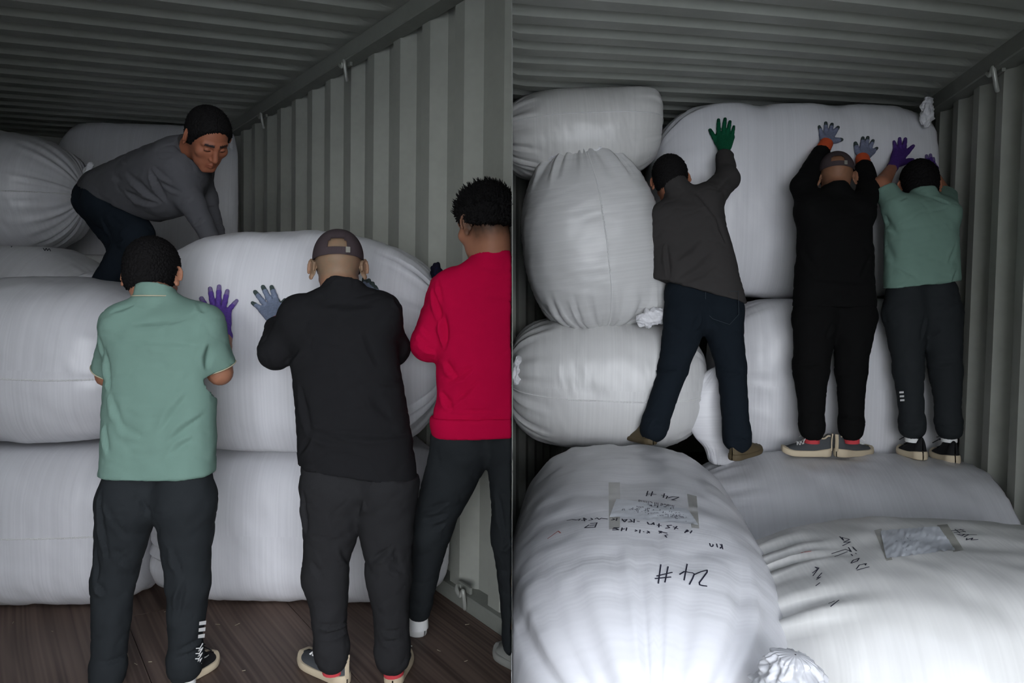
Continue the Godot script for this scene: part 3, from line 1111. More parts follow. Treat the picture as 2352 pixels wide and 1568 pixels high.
# skin of a head: [v, n, idx, colours]
func head_mesh(h: Dictionary, neck: Vector3, cell: float, tone: Color) -> Array:
	var s: float = h.s
	var b := bounds([h.c, neck], 0.15 * s)
	var F_ := Field.new(b[0], b[1], cell)
	var ax: Vector3 = h.r
	var ay: Vector3 = h.u
	var az: Vector3 = h.f
	F_.ell(hp(h, 0, 0.035, -0.012), ax, ay, az, Vector3(0.076, 0.083, 0.096) * s, 0.02)
	F_.ell(hp(h, 0, -0.028, 0.028), ax, ay, az, Vector3(0.063, 0.085, 0.066) * s, 0.03)
	F_.ell(hp(h, 0, -0.076, 0.034), ax, ay, az, Vector3(0.052, 0.042, 0.054) * s, 0.02)
	F_.cap(hp(h, -0.014, -0.104, 0.070), hp(h, 0.014, -0.104, 0.070), 0.016 * s, 0.016 * s, 0.02)
	for q in [-1.0, 1.0]:
		F_.ell(hp(h, q * 0.045, -0.022, 0.060), ax, ay, az, Vector3(0.022, 0.02, 0.02) * s, 0.02)
		F_.cap(hp(h, q * 0.012, 0.021, 0.086), hp(h, q * 0.046, 0.022, 0.070), 0.011 * s, 0.009 * s, 0.014)
	# eye hollows, then the lidded eyes
	for q in [-1.0, 1.0]:
		F_.ell(hp(h, q * 0.031, 0.002, 0.094), ax, ay, az, Vector3(0.017, 0.010, 0.012) * s, 0.012, true)
		F_.ell(hp(h, q * 0.031, 0.0, 0.077), ax, ay, az, Vector3(0.0135, 0.0115, 0.012) * s, 0.003)
		F_.cap(hp(h, q * 0.020, -0.003, 0.088), hp(h, q * 0.043, -0.003, 0.083), 0.0022 * s, 0.0022 * s, 0.002)
	F_.cap(hp(h, 0, 0.010, 0.090), hp(h, 0, -0.034, 0.109), 0.0085 * s, 0.0125 * s, 0.012)
	for q in [-1.0, 1.0]:
		F_.ell(hp(h, q * 0.0135, -0.038, 0.098), ax, ay, az, Vector3(0.0085, 0.0075, 0.010) * s, 0.006)
		F_.cap(hp(h, 0, -0.067, 0.093), hp(h, q * 0.024, -0.070, 0.082), 0.0065 * s, 0.003 * s, 0.004)
		F_.cap(hp(h, 0, -0.079, 0.090), hp(h, q * 0.019, -0.077, 0.083), 0.0075 * s, 0.004 * s, 0.004)
		# ears: a rim round a hollow, and the lobe
		var e0 := hp(h, q * 0.078, 0.0, -0.006)
		var eo: Vector3 = (ax * q * 0.80 - az * 0.6).normalized()
		var ef := (az - eo * az.dot(eo)).normalized()
		F_.ell(e0 + eo * 0.006 * s, eo, ay, ef, Vector3(0.006, 0.030, 0.018) * s, 0.005)
		for w in 9:
			var a0 := -0.5 + w * 0.5
			var a1 := a0 + 0.5
			if w < 8:
				F_.cap(e0 + eo * 0.013 * s + (ay * sin(a0 * 1.0) * 0.029 + ef * -cos(a0 + 3.14159) * 0.017) * s, e0 + eo * 0.013 * s + (ay * sin(a1) * 0.029 + ef * -cos(a1 + 3.14159) * 0.017) * s, 0.0042 * s, 0.0042 * s, 0.002)
		F_.ell(e0 + (eo * 0.010 - ay * 0.029 + ef * 0.004) * s, eo, ay, ef, Vector3(0.006, 0.011, 0.009) * s, 0.004)
		F_.ell(e0 + (eo * 0.015 + ef * 0.003) * s, eo, ay, ef, Vector3(0.005, 0.014, 0.009) * s, 0.003, true)
	var nk := hp(h, 0, -0.05, -0.030)
	F_.cap(nk, neck, 0.056 * s, 0.060 * s, 0.03)
	var m := F_.net()
	var col := PackedColorArray()
	var lin := tone
	for p in m[0]:
		var q: Vector3 = (p - h.c) / s
		var x := absf(q.dot(ax))
		var y := q.dot(ay)
		var z := q.dot(az)
		var c := lin
		var ns := 0.5 + 0.5 * noise2.get_noise_3d(p.x * 400.0, p.y * 400.0, p.z * 400.0)
		c = c.lerp(lin * 0.86, ns * 0.5)
		if z > 0.05:
			if y < -0.060 and y > -0.087 and x < 0.024:
				c = c.lerp(Color(lin.r * 0.75, lin.g * 0.6, lin.b * 0.6), 0.6)                # lips
			if absf(y - 0.0235 - (0.046 - x) * 0.04) < 0.0052 and x > 0.010 and x < 0.048:
				c = Color(0.012, 0.010, 0.009)                                              # eyebrows
			if absf(y + 0.0035) < 0.0022 and x > 0.019 and x < 0.044:
				c = Color(0.015, 0.012, 0.010)                                              # lash line
		if h.has("stubble"):
			var st: float = h.stubble
			# short hair at the nape and round the ears
			var k := smoothstep(-0.085, -0.02, y) * smoothstep(0.02, -0.02, z) * st
			c = c.lerp(h.get("stubble_color", Color(0.03, 0.025, 0.02)), clampf(k * (0.75 + 0.35 * ns), 0.0, 1.0))
		col.append(Color(c.r, c.g, c.b))
	m.append(col)
	return m


# hair as a cap over the skull; the rest of the options shape the hairline
func hair_mesh(h: Dictionary, cell: float, o: Dictionary) -> Array:
	var s: float = h.s
	var th: float = o.get("thick", 0.012)
	var b := bounds([h.c], 0.16 * s)
	var F_ := Field.new(b[0], b[1], cell)
	var ax: Vector3 = h.r
	var ay: Vector3 = h.u
	var az: Vector3 = h.f
	F_.ell(hp(h, 0, 0.036, -0.012), ax, ay, az, Vector3(0.077 + th * 0.75, 0.084 + th, 0.097 + th) * s, 0.02)
	F_.ell(hp(h, 0, -0.025, -0.028), ax, ay, az, Vector3(0.066 + th * 0.6, 0.060, 0.066 + th * 0.8) * s, 0.03)
	# front hairline, temples, sides above the ears and the nape
	F_.cut(hp(h, 0, o.get("front", 0.066), 0.085), (ay * -0.62 + az * 0.78), 1.0, 0.012)
	F_.cut(hp(h, 0, 0.0, 0.030), (az * 0.85 - ay * 0.45), 1.0, 0.012)
	F_.cut(hp(h, 0, o.get("nape", -0.060), -0.06), (ay * -0.9 + az * o.get("nape_tilt", 0.42)), 1.0, 0.012)
	var m := F_.net()
	var v: PackedVector3Array = m[0]
	var n: PackedVector3Array = m[1]
	var amp: float = o.get("rough", 0.004)
	for i in v.size():
		var q: Vector3 = (v[i] - h.c) / s
		var a := atan2(q.dot(ax), q.dot(az))
		var y := q.dot(ay)
		var e := noise2.get_noise_2d(a * 260.0, y * 900.0) + 0.8 * noise2.get_noise_2d(a * 700.0 + 40.0, y * 600.0)
		v[i] += n[i] * e * amp + ay * (-0.3 * absf(e) * amp)
	m[0] = v
	m[1] = normals_of(v, m[2])
	for i in n.size():
		if m[1][i].dot(n[i]) < 0.0:
			m[1][i] = -m[1][i]
	return m


# tufts that stand off the hair
func tufts(h: Dictionary, count: int, len_: float, lean: Vector3, sd: int, clip_x := 0.0) -> Kit:
	var k := Kit.new()
	var rng := RandomNumberGenerator.new()
	rng.seed = sd
	for i in count:
		var a := rng.randf() * TAU
		var y := rng.randf_range(0.05, 1.0)
		var rr := sqrt(maxf(1.0 - y * y, 0.0))
		var dir := Vector3(cos(a) * rr, y, sin(a) * rr)
		if dir.z > 0.55 and dir.y < 0.62:
			continue
		var p := hp(h, dir.x * 0.082, 0.036 + dir.y * 0.092, -0.012 + dir.z * 0.104)
		var out: Vector3 = (h.r * dir.x + h.u * dir.y + h.f * dir.z).normalized()
		var tip: Vector3 = (out * 0.7 + lean + Vector3(rng.randf_range(-0.4, 0.4), rng.randf_range(-0.2, 0.4), rng.randf_range(-0.4, 0.4))).normalized()
		var L := len_ * rng.randf_range(0.5, 1.2)
		if clip_x != 0.0 and (p.x + tip.x * L) * clip_x < 0.004:
			continue
		var path := PackedVector3Array([p - out * 0.006, p + (out + tip) * 0.5 * L * 0.5, p + tip * L])
		k.tube(path, 0.0042, 5, 0.0006, false)
	return k


# a baseball cap with an open back and a strap
func cap_on(parent: Node, h: Dictionary, cloth_m: Material, buckle: Material) -> void:
	var s: float = h.s
	var v := PackedVector3Array()
	var idx := PackedInt32Array()
	var nu := 64
	var nv := 26
	var ry := 0.098
	var hole := func(a: float, y: float) -> bool:
		# the half-moon opening at the back
		return absf(a) < 0.42 and y > 0.012 and y < 0.012 + 0.036 * sqrt(maxf(1.0 - pow(a / 0.42, 4.0), 0.0))
	var shell := [1.0, 0.965]
	for q in 2:
		var base := v.size()
		for i in nv + 1:
			var t := float(i) / nv
			var y := -0.012 + t * (ry + 0.012)
			var yy := clampf(y / ry, 0.0, 1.0)
			var r := sqrt(maxf(1.0 - yy * yy, 0.0))
			r = pow(r, 0.86)
			for j in nu + 1:
				var a := -PI + TAU * j / nu          # 0 is the back of the head
				var seam := 1.0 - 0.010 * exp(-pow(wrapf(a * 3.0 / PI + 0.5, -0.5, 0.5) * 22.0, 2.0))
				v.append(hp(h, sin(a) * 0.085 * r * shell[q] * seam, 0.034 + y * shell[q], -0.012 - cos(a) * 0.106 * r * shell[q] * seam))
		for i in nv:
			for j in nu:
				var y0 := -0.012 + (i + 0.5) / nv * (ry + 0.012)
				var a := -PI + TAU * (j + 0.5) / nu
				if hole.call(a, y0):
					continue
				var p := base + i * (nu + 1) + j
				if q == 1:
					idx.append_array([p, p + nu + 1, p + 1, p + 1, p + nu + 1, p + nu + 2])
				else:
					idx.append_array([p, p + 1, p + nu + 1, p + 1, p + nu + 2, p + nu + 1])
	var nn := normals_of(v, idx)
	for i in nn.size():
		var out: Vector3 = v[i] - hp(h, 0, 0.04, -0.012)
		var want := 1.0 if i < v.size() / 2 else -1.0
		if nn[i].dot(out) * want < 0.0:
			nn[i] = -nn[i]
	var cp := put(parent, "cap", v, nn, idx, cloth_m)
	# brim at the front
	var bv := PackedVector3Array()
	var bi := PackedInt32Array()
	for lvl in [0.0, -0.003]:
		for i in 9:
			for j in 21:
				var a := -1.15 + 2.3 * j / 20.0
				var e := float(i) / 8.0
				var x := sin(a) * 0.083
				var z := -0.012 + cos(a) * 0.104 + e * 0.068 * cos(a)
				bv.append(hp(h, x * (1.0 - 0.06 * e), 0.026 + lvl - 0.014 * pow(absf(a) / 1.15, 2.0) - e * 0.012, z))
	for q in 2:
		for i in 8:
			for j in 20:
				var p := q * 189 + i * 21 + j
				bi.append_array([p, p + 1, p + 21, p + 1, p + 22, p + 21] if q == 1 else [p, p + 21, p + 1, p + 1, p + 21, p + 22])
	put(cp, "brim", bv, normals_of(bv, bi), bi, cloth_m)
	# strap and buckle
	var k := Kit.new()
	for j in 12:
		var a0 := -0.5 + j / 12.0
		var a1 := a0 + 1.0 / 12.0
		var pt := func(a: float, y: float, r: float) -> Vector3: return hp(h, sin(a) * 0.0855 * r, 0.034 + y, -0.012 - cos(a) * 0.1065 * r)
		k.quad(pt.call(a0, -0.006, 1.0), pt.call(a1, -0.006, 1.0), pt.call(a1, 0.012, 1.0), pt.call(a0, 0.012, 1.0))
		k.quad(pt.call(a0, -0.006, 0.975), pt.call(a1, -0.006, 0.975), pt.call(a1, 0.012, 0.975), pt.call(a0, 0.012, 0.975), true)
		k.quad(pt.call(a0, 0.012, 1.0), pt.call(a1, 0.012, 1.0), pt.call(a1, 0.012, 0.975), pt.call(a0, 0.012, 0.975))
	put_kit(cp, "strap", k, cloth_m)
	var kb := Kit.new()
	var side := 1.0 if h.r.x > 0.0 else -1.0
	var bp := hp(h, side * sin(0.40) * 0.086, 0.037, -0.012 - cos(0.40) * 0.1075)
	var bo: Vector3 = (bp - hp(h, 0, 0.037, -0.012)).normalized()
	var bs: Vector3 = h.u.cross(bo)
	kb.box(bp + bo * 0.003, bs * 0.0075 * s, h.u * 0.010 * s, bo * 0.0022, 0.001)
	put_kit(cp, "buckle", kb, buckle)


# a gloved hand laid on a surface. px: wrist, mcp_index, mcp_pinky, tips [thumb, index, middle, ring, pinky]
func glove(parent: Node, key: String, called: String, wrist: Vector3, px: Dictionary, c_main: Color, c_tip: Color, c_cuff: Color, cuff_len: float, forearm: Vector3, fat := 1.0) -> void:
	var on := func(p: Array, lift: float, dz := 3.0) -> Vector3:
		var s := surf(key, p[0], p[1])
		if s.is_empty():
			return at(p[0], p[1], dz)
		return s[0] + s[1] * lift
	var mi: Vector3 = on.call(px.mi, 0.014, -wrist.z)
	var mp: Vector3 = on.call(px.mp, 0.013, -wrist.z)
	var tips := []
	for t in px.tips:
		tips.append(on.call(t, 0.0095, -wrist.z))
	var th0: Vector3 = on.call(px.th, 0.020, -wrist.z)
	var pts := [wrist, mi, mp, th0]
	pts.append_array(tips)
	var b := bounds(pts, 0.03)
	var cell := 0.0033
	var F_ := Field.new(b[0], b[1], cell)
	var rad := [0.0112, 0.0103, 0.0105, 0.0100, 0.0088]
	for i in 5:
		var r: float = rad[i] * fat
		var tip: Vector3 = tips[i]
		var base: Vector3 = th0 if i == 0 else mi.lerp(mp, (i - 1) / 3.0)
		var out := (Vector3(0, EYE, 0) - tip).normalized()
		# two bends: the finger lifts slightly at its middle
		var m1 := base.lerp(tip, 0.42) + out * 0.006
		var m2 := base.lerp(tip, 0.74) + out * 0.004
		F_.cap(base, m1, r * 1.08, r * 1.02, 0.004)
		F_.cap(m1, m2, r * 1.02, r * 0.97, 0.003)
		F_.cap(m2, tip, r * 0.97, r * 0.82, 0.003)
		F_.ell(m1, Vector3.RIGHT, Vector3.UP, Vector3.BACK, Vector3(r, r, r) * 1.05, 0.004)
		# palm bones
		if i > 0:
			F_.cap(base, wrist, 0.0135 * fat, 0.021 * fat, 0.010)
	F_.cap(th0, wrist.lerp(mi, 0.2), 0.0135 * fat, 0.020 * fat, 0.010)
	F_.cap(mi.lerp(mp, 0.3), mi.lerp(mp, 0.3).lerp(wrist, 0.6), 0.014 * fat, 0.020, 0.012)
	F_.cap(mp, mp.lerp(wrist, 0.5), 0.0125 * fat, 0.018, 0.010)
	F_.cap(wrist, wrist + (forearm - wrist).normalized() * 0.02, 0.026, 0.028, 0.01)
	var m := F_.net()
	var col := PackedColorArray()
	for i in m[0].size():
		var p: Vector3 = m[0][i]
		var c := c_main
		for q in 5:
			var tl: float = 0.021 if q > 0 else 0.024
			var dd: float = p.distance_to(tips[q])
			if dd < tl:
				c = c_tip
		# the dipped palm side shows along the edges of the fingers
		var sft: float = 0.9 + 0.2 * noise2.get_noise_3d(p.x * 900.0, p.y * 900.0, p.z * 900.0)
		col.append(Color(c.r * sft, c.g * sft, c.b * sft))
	var g := put(parent, called, m[0], m[1], m[2], M.knit, PackedVector2Array(), col)
	if cuff_len > 0.0:
		var k := Kit.new()
		var dir := (forearm - wrist).normalized()
		var path := PackedVector3Array()
		for i in 13:
			path.append(wrist + dir * (-0.012 + cuff_len * i / 12.0))
		var c0 := k.v.size()
		k.tube(path, 0.0335, 20, 0.0375)
		for i in range(c0, k.v.size()):
			var row := (i - c0) / 20
			k.v[i] += k.n[i] * (0.0018 * sin(row * 2.4) + (0.002 if row == 12 else 0.0))
		put_kit(g, "cuff", k, mat(c_cuff.linear_to_srgb(), 0.9))


# a shoe: heel and toe on the ground, up; parts: upper, sole, laces, heel tab
func shoe(parent: Node, heel: Vector3, toe: Vector3, up: Vector3, st: Dictionary) -> void:
	var f := (toe - heel)
	var L := f.length()
	f = f.normalized()
	up = (up - f * up.dot(f)).normalized()
	var sd := up.cross(f)
	var clip: float = st.get("clip", 0.0)
	var rows := 30
	var cols := 22
	var width := func(t: float) -> float:
		var w := 0.033 + 0.017 * smoothstep(0.15, 0.72, t)
		return w * pow(maxf(1.0 - pow(maxf(t - 0.68, 0.0) / 0.335, 2.4), 0.0), 0.5) * sqrt(maxf(1.0 - pow(maxf(0.16 - t, 0.0) / 0.1605, 2.0), 0.0)) * st.get("w", 1.0)
	var height := func(t: float) -> float:
		var hh := lerpf(0.108, 0.056, smoothstep(0.30, 0.66, t)) - 0.020 * smoothstep(0.66, 1.0, t)
		hh -= 0.018 * smoothstep(0.06, 0.16, t) * (1.0 - smoothstep(0.2, 0.36, t))
		return hh * st.get("hgt", 1.0)
	var sole_h: float = st.get("sole_h", 0.03)
	var mk := func(p: Vector3) -> Vector3:
		if clip != 0.0 and p.x * clip < 0.0015:
			p.x = 0.0015 * clip
		return p
	# upper
	var v := PackedVector3Array()
	var idx := PackedInt32Array()
	for i in rows + 1:
		var t := 0.5 - 0.5 * cos(PI * i / rows)
		var w: float = width.call(t)
		var hh: float = height.call(t)
		for j in cols + 1:
			var a := PI * j / cols
			var x := cos(a)
			var y := pow(sin(a), 0.62)
			var lean := lerpf(1.0, 0.72, y)
			v.append(mk.call(heel + f * (t * L) + sd * (x * w * lean) + up * (sole_h * 0.6 + y * (hh - sole_h * 0.6))))
	for i in rows:
		for j in cols:
			var p := i * (cols + 1) + j
			idx.append_array([p, p + 1, p + cols + 1, p + 1, p + cols + 2, p + cols + 1])
	var n := normals_of(v, idx)
	if n[15 * (cols + 1) + cols / 2].dot(up) < 0.0:
		for q in range(0, idx.size(), 3):
			var w := idx[q + 1]
			idx[q + 1] = idx[q + 2]
			idx[q + 2] = w
		for i in n.size():
			n[i] = -n[i]
	var o := put(parent, "shoe", v, n, idx, st.upper)
	# sole, thicker at heel and toe, flared
	var sv := PackedVector3Array()
	var si := PackedInt32Array()
	var prof := [[0.55, 0.0], [0.97, 0.0], [1.06, 0.12], [1.10, 0.5], [1.06, 0.9], [1.0, 1.0], [0.6, 1.0]]
	var ring := 48
	for q in prof.size():
		for j in ring + 1:
			var a := TAU * j / ring
			var t := 0.5 - 0.5 * cos(a)
			var w: float = width.call(clampf(t, 0.0, 0.999)) * (1.0 if sin(a) >= 0.0 else -1.0)
			var tl: float = (t - 0.5) * (1.0 + (prof[q][0] - 1.0) * 0.3) + 0.5
			var toe_up := 0.012 * pow(maxf(t - 0.75, 0.0) / 0.25, 2.0)
			var heel_h := 1.0 + 0.35 * (1.0 - smoothstep(0.0, 0.4, t))
			sv.append(mk.call(heel + f * (tl * L) + sd * (w * prof[q][0]) + up * (prof[q][1] * sole_h * heel_h + toe_up)))
	for q in prof.size() - 1:
		for j in ring:
			var p := q * (ring + 1) + j
			si.append_array([p, p + ring + 1, p + 1, p + 1, p + ring + 1, p + ring + 2])
	var c0 := sv.size()
	sv.append(mk.call(heel + f * (0.5 * L)))
	for j in ring:
		si.append_array([c0, j, j + 1])
	var sn := normals_of(sv, si)
	if sn[3 * (ring + 1) + ring / 4].dot(sd) < 0.0:
		for q in range(0, si.size(), 3):
			var w := si[q + 1]
			si[q + 1] = si[q + 2]
			si[q + 2] = w
		for i in sn.size():
			sn[i] = -sn[i]
	put(o, "sole", sv, sn, si, st.sole)
	var top := func(t: float, x: float) -> Vector3:
		var hh: float = height.call(t)
		var w: float = width.call(t)
		var y := pow(sin(acos(clampf(x, -1, 1))), 0.62)
		return mk.call(heel + f * (t * L) + sd * (x * w * lerpf(1.0, 0.72, y)) + up * (sole_h * 0.6 + y * (hh - sole_h * 0.6) + 0.002))
	if st.has("lace"):
		var k := Kit.new()
		for i in 5:
			var t := 0.40 + i * 0.065
			k.tube(PackedVector3Array([top.call(t, -0.62), top.call(t + 0.015, -0.2) + up * 0.003, top.call(t + 0.035, 0.25) + up * 0.003, top.call(t + 0.05, 0.62)]), 0.0026, 6)
			k.tube(PackedVector3Array([top.call(t, 0.62), top.call(t + 0.015, 0.2) + up * 0.004, top.call(t + 0.035, -0.25) + up * 0.004, top.call(t + 0.05, -0.62)]), 0.0026, 6)
		for q in [-1.0, 1.0]:
			var l0: Vector3 = top.call(0.40, 0.0) + up * 0.006
			k.tube(PackedVector3Array([l0, l0 + sd * q * 0.02 + up * 0.014 + f * 0.01, l0 + sd * q * 0.042 + up * 0.002 + f * 0.02, l0 + sd * q * 0.026 - up * 0.004 + f * 0.01, l0]), 0.0024, 6)
			k.tube(PackedVector3Array([l0, l0 + sd * q * 0.03 - up * 0.012 + f * 0.03, l0 + sd * q * 0.05 - up * 0.030 + f * 0.045]), 0.0024, 6)
		put_kit(o, "lace", k, st.lace)
	if st.has("trim"):
		var k := Kit.new()
		# collar line and heel tab
		var path := PackedVector3Array()
		for i in 17:
			var a := -1.0 + i / 8.0
			path.append(top.call(0.02 + 0.32 * (1.0 - a * a * 0.0) * (1.0 - absf(a)) , a * 0.75) if absf(a) < 0.999 else top.call(0.02, signf(a) * 0.75))
		var col2 := PackedVector3Array()
		for i in 21:
			var t := 0.03 + 0.33 * i / 20.0
			col2.append(top.call(t, 0.60 - 0.1 * sin(PI * i / 20.0)) + sd * 0.003)
		k.tube(col2, 0.0042, 6)
		var col3 := PackedVector3Array()
		for i in 21:
			var t := 0.03 + 0.33 * i / 20.0
			col3.append(top.call(t, -0.60 + 0.1 * sin(PI * i / 20.0)) - sd * 0.003)
		k.tube(col3, 0.0042, 6)
		for i in 8:
			var y0 := lerpf(sole_h * 0.9, 0.108, i / 8.0)
			var y1 := lerpf(sole_h * 0.9, 0.108, (i + 1) / 8.0)
			var z0 := -0.0025 - 0.004 * smoothstep(0.6, 1.0, i / 8.0)
			var z1 := -0.0025 - 0.004 * smoothstep(0.6, 1.0, (i + 1) / 8.0)
			var ww := 0.008
			k.box(mk.call(heel + up * (y0 + y1) * 0.5 + f * (z0 + z1) * 0.5), sd * ww, up * (y1 - y0) * 0.55, f * 0.0028, 0.001)
		put_kit(o, "heel_tab", k, st.trim)
	if st.has("mark"):
		# a curved tick on the side
		var k := Kit.new()
		for q in [-1.0, 1.0]:
			var path := PackedVector3Array()
			for i in 13:
				var t := 0.30 + 0.40 * i / 12.0
				var xx := 0.93 - 0.25 * pow(i / 12.0, 2.0) + 0.06 * sin(i * 0.5)
				path.append(top.call(t, xx * q) + sd * q * 0.001)
			k.tube(path, 0.0048, 6, 0.0012)
		put_kit(o, "side_mark", k, st.mark)


func people_materials() -> void:
	M.skin = mat(Color(1, 1, 1), 0.55)
	M.skin.vertex_color_use_as_albedo = true
	M.skin.metallic_specular = 0.35
	M.hair = mat(Color(0.007, 0.0065, 0.0065).linear_to_srgb(), 0.75)
	M.hair.metallic_specular = 0.2
	M.polo = cloth(Color(0.165, 0.262, 0.218).linear_to_srgb(), 0.95, 0.03, 55.0)
	M.polo_trim = cloth(Color(0.46, 0.42, 0.30).linear_to_srgb(), 0.95, 0.02, 55.0)
	M.black_top = cloth(Color(0.0135, 0.0135, 0.0145).linear_to_srgb(), 0.9, 0.03, 50.0)
	M.black_trousers = cloth(Color(0.022, 0.022, 0.023).linear_to_srgb(), 0.85, 0.02, 60.0)
	M.track = cloth(Color(0.020, 0.023, 0.025).linear_to_srgb(), 0.75, 0.02, 60.0)
	M.track_side = cloth(Color(0.06, 0.06, 0.066).linear_to_srgb(), 0.75, 0.02, 60.0)
	M.red = cloth(Color(0.50, 0.003, 0.047).linear_to_srgb(), 0.9, 0.03, 50.0)
	M.black_deep = cloth(Color(0.0055, 0.0055, 0.0055).linear_to_srgb(), 0.9, 0.03, 50.0)
	M.charcoal = cloth(Color(0.046, 0.043, 0.042).linear_to_srgb(), 0.95, 0.05, 70.0)
	M.jacket = cloth(Color(0.085, 0.085, 0.092).linear_to_srgb(), 0.95, 0.05, 70.0)
	M.jeans = cloth(Color(0.009, 0.013, 0.018).linear_to_srgb(), 0.9, 0.03, 60.0)
	M.cap = cloth(Color(0.062, 0.047, 0.050).linear_to_srgb(), 0.9, 0.03, 80.0)
	M.knit = cloth(Color(1, 1, 1), 0.9, 0.05, 60.0)
	M.knit.vertex_color_use_as_albedo = true
	M.white = mat(Color(0.75, 0.75, 0.73).linear_to_srgb(), 0.6)
	M.cream = mat(Color(0.56, 0.47, 0.33).linear_to_srgb(), 0.7)
	M.shoe_grey = cloth(Color(0.075, 0.08, 0.085).linear_to_srgb(), 0.8, 0.04, 90.0)
	M.shoe_black = cloth(Color(0.016, 0.016, 0.017).linear_to_srgb(), 0.7, 0.03, 90.0)
	M.shoe_brown = mat(Color(0.10, 0.075, 0.04).linear_to_srgb(), 0.7)
	M.shoe_white = mat(Color(0.66, 0.66, 0.63).linear_to_srgb(), 0.6)
	M.shoe_dust = mat(Color(0.26, 0.26, 0.24).linear_to_srgb(), 0.8)
	M.sock_red = mat(Color(0.5, 0.05, 0.06).linear_to_srgb(), 0.9)
	M.metal = mat(Color(0.5, 0.48, 0.42).linear_to_srgb(), 0.35)
	M.metal.metallic = 0.7


# one garment or body from a list of capsules [a, b, ra, rb, k, flat]; cuts [point, normal, radius]
func shape(caps: Array, cuts: Array, cell: float, fr: Vector3) -> Array:
	var pts := []
	var big := 0.0
	for c in caps:
		pts.append(c[0])
		pts.append(c[1])
		big = maxf(big, maxf(c[2], c[3]))
	var b := bounds(pts, big + 0.02)
	var F_ := Field.new(b[0], b[1], cell)
	for c in caps:
		F_.cap(c[0], c[1], c[2], c[3], c[4] if c.size() > 4 else 0.03, fr if c.size() > 5 else Vector3.ZERO, c[5] if c.size() > 5 else 1.0)
	for c in cuts:
		F_.cut(c[0], c[1], c[2] if c.size() > 2 else 100.0)
	return F_.net()


func torso(J: Dictionary, o: Dictionary) -> Array:
	var ms: Vector3 = (J.sl + J.sr) * 0.5
	var mh: Vector3 = (J.hl + J.hr) * 0.5
	var up := (ms - mh).normalized()
	var rc: float = o.rc
	var rb: float = o.rb
	var fl: float = o.get("flat", 0.8)
	var caps := []
	for q in ["l", "r"]:
		var s: Vector3 = J["s" + q]
		var hh: Vector3 = J["h" + q]
		caps.append([ms.lerp(s, o.get("cw", 0.55)) - up * 0.08, mh.lerp(hh, o.get("bw", 0.8)) - up * o.get("drop", 0.0), rc, rb, 0.06, fl])
		caps.append([J.n, s, 0.05, o.get("rs", 0.058), 0.05])
	caps.append([ms - up * 0.09, mh, rc * 1.02, rb * 1.02, 0.06, fl])
	caps.append([J.sl, J.sr, o.get("rs", 0.058), o.get("rs", 0.058), 0.05])
	return caps


func legs(J: Dictionary, o: Dictionary) -> Array:
	var mh: Vector3 = (J.hl + J.hr) * 0.5
	var ms: Vector3 = (J.sl + J.sr) * 0.5
	var up := (ms - mh).normalized()
	var caps := []
	for q in ["l", "r"]:
		var hh: Vector3 = J["h" + q]
		var kk: Vector3 = J["k" + q]
		var aa: Vector3 = J["a" + q]
		var rk: float = o["rk" + q] if o.has("rk" + q) else o.rk
		caps.append([mh.lerp(hh, 0.9) + up * 0.10, hh, o.rw - 0.008, o.rh, 0.05, 0.88])
		caps.append([hh, kk, o.rh, rk, 0.022, 0.92])
		caps.append([kk, aa, rk, o.ra, 0.03])
		if o.has("cuff"):
			caps.append([aa + (kk - aa).normalized() * 0.035, aa + (kk - aa).normalized() * 0.01, o.ra + o.cuff, o.ra + o.cuff * 0.7, 0.012])
	return caps


func body_caps(J: Dictionary) -> Array:
	var ms: Vector3 = (J.sl + J.sr) * 0.5
	var mh: Vector3 = (J.hl + J.hr) * 0.5
	var caps := []
	for q in ["l", "r"]:
		caps.append([ms.lerp(J["s" + q], 0.45) - Vector3(0, 0.08, 0), mh.lerp(J["h" + q], 0.7), 0.075, 0.075, 0.05, 0.75])
		caps.append([J.n - Vector3(0, 0.03, 0), J["s" + q] - Vector3(0, 0.03, 0), 0.035, 0.035, 0.03])
		caps.append([J["s" + q], J["e" + q], 0.048, 0.040, 0.02])
		caps.append([J["e" + q], J["w" + q], 0.041, 0.027, 0.02])
		caps.append([J["h" + q], J["k" + q], 0.075, 0.050, 0.03])
		caps.append([J["k" + q], J["a" + q], 0.048, 0.034, 0.03])
	return caps


func finish(parent: Node, called: String, m: Array, material: Material, amp := 0.003, folds := [], fr := Vector3.BACK, sd := 1.0, stretch := Basis.IDENTITY) -> MeshInstance3D:
	drape(m, amp, stretch, folds, fr, sd)
	return put(parent, called, m[0], m[1], m[2], material)


# folds given as [ax, ay, bx, by, d, width mm, height mm]
func fl(list: Array) -> Array:
	var out := []
	for f in list:
		out.append([at(f[0], f[1], f[4]), at(f[2], f[3], f[4]), f[5] * 0.0008, f[6] * 0.0017])
	return out


func jset(d: Dictionary) -> Dictionary:
	var J := {}
	for k in d:
		J[k] = at(d[k][0], d[k][1], d[k][2])
	return J


func head_at(c: Array, f: Vector3, u: Vector3, s: float) -> Dictionary:
	var fr := frame_of(f, u)
	return {"c": at(c[0], c[1], c[2]), "r": fr[0], "u": fr[1], "f": fr[2], "s": s}


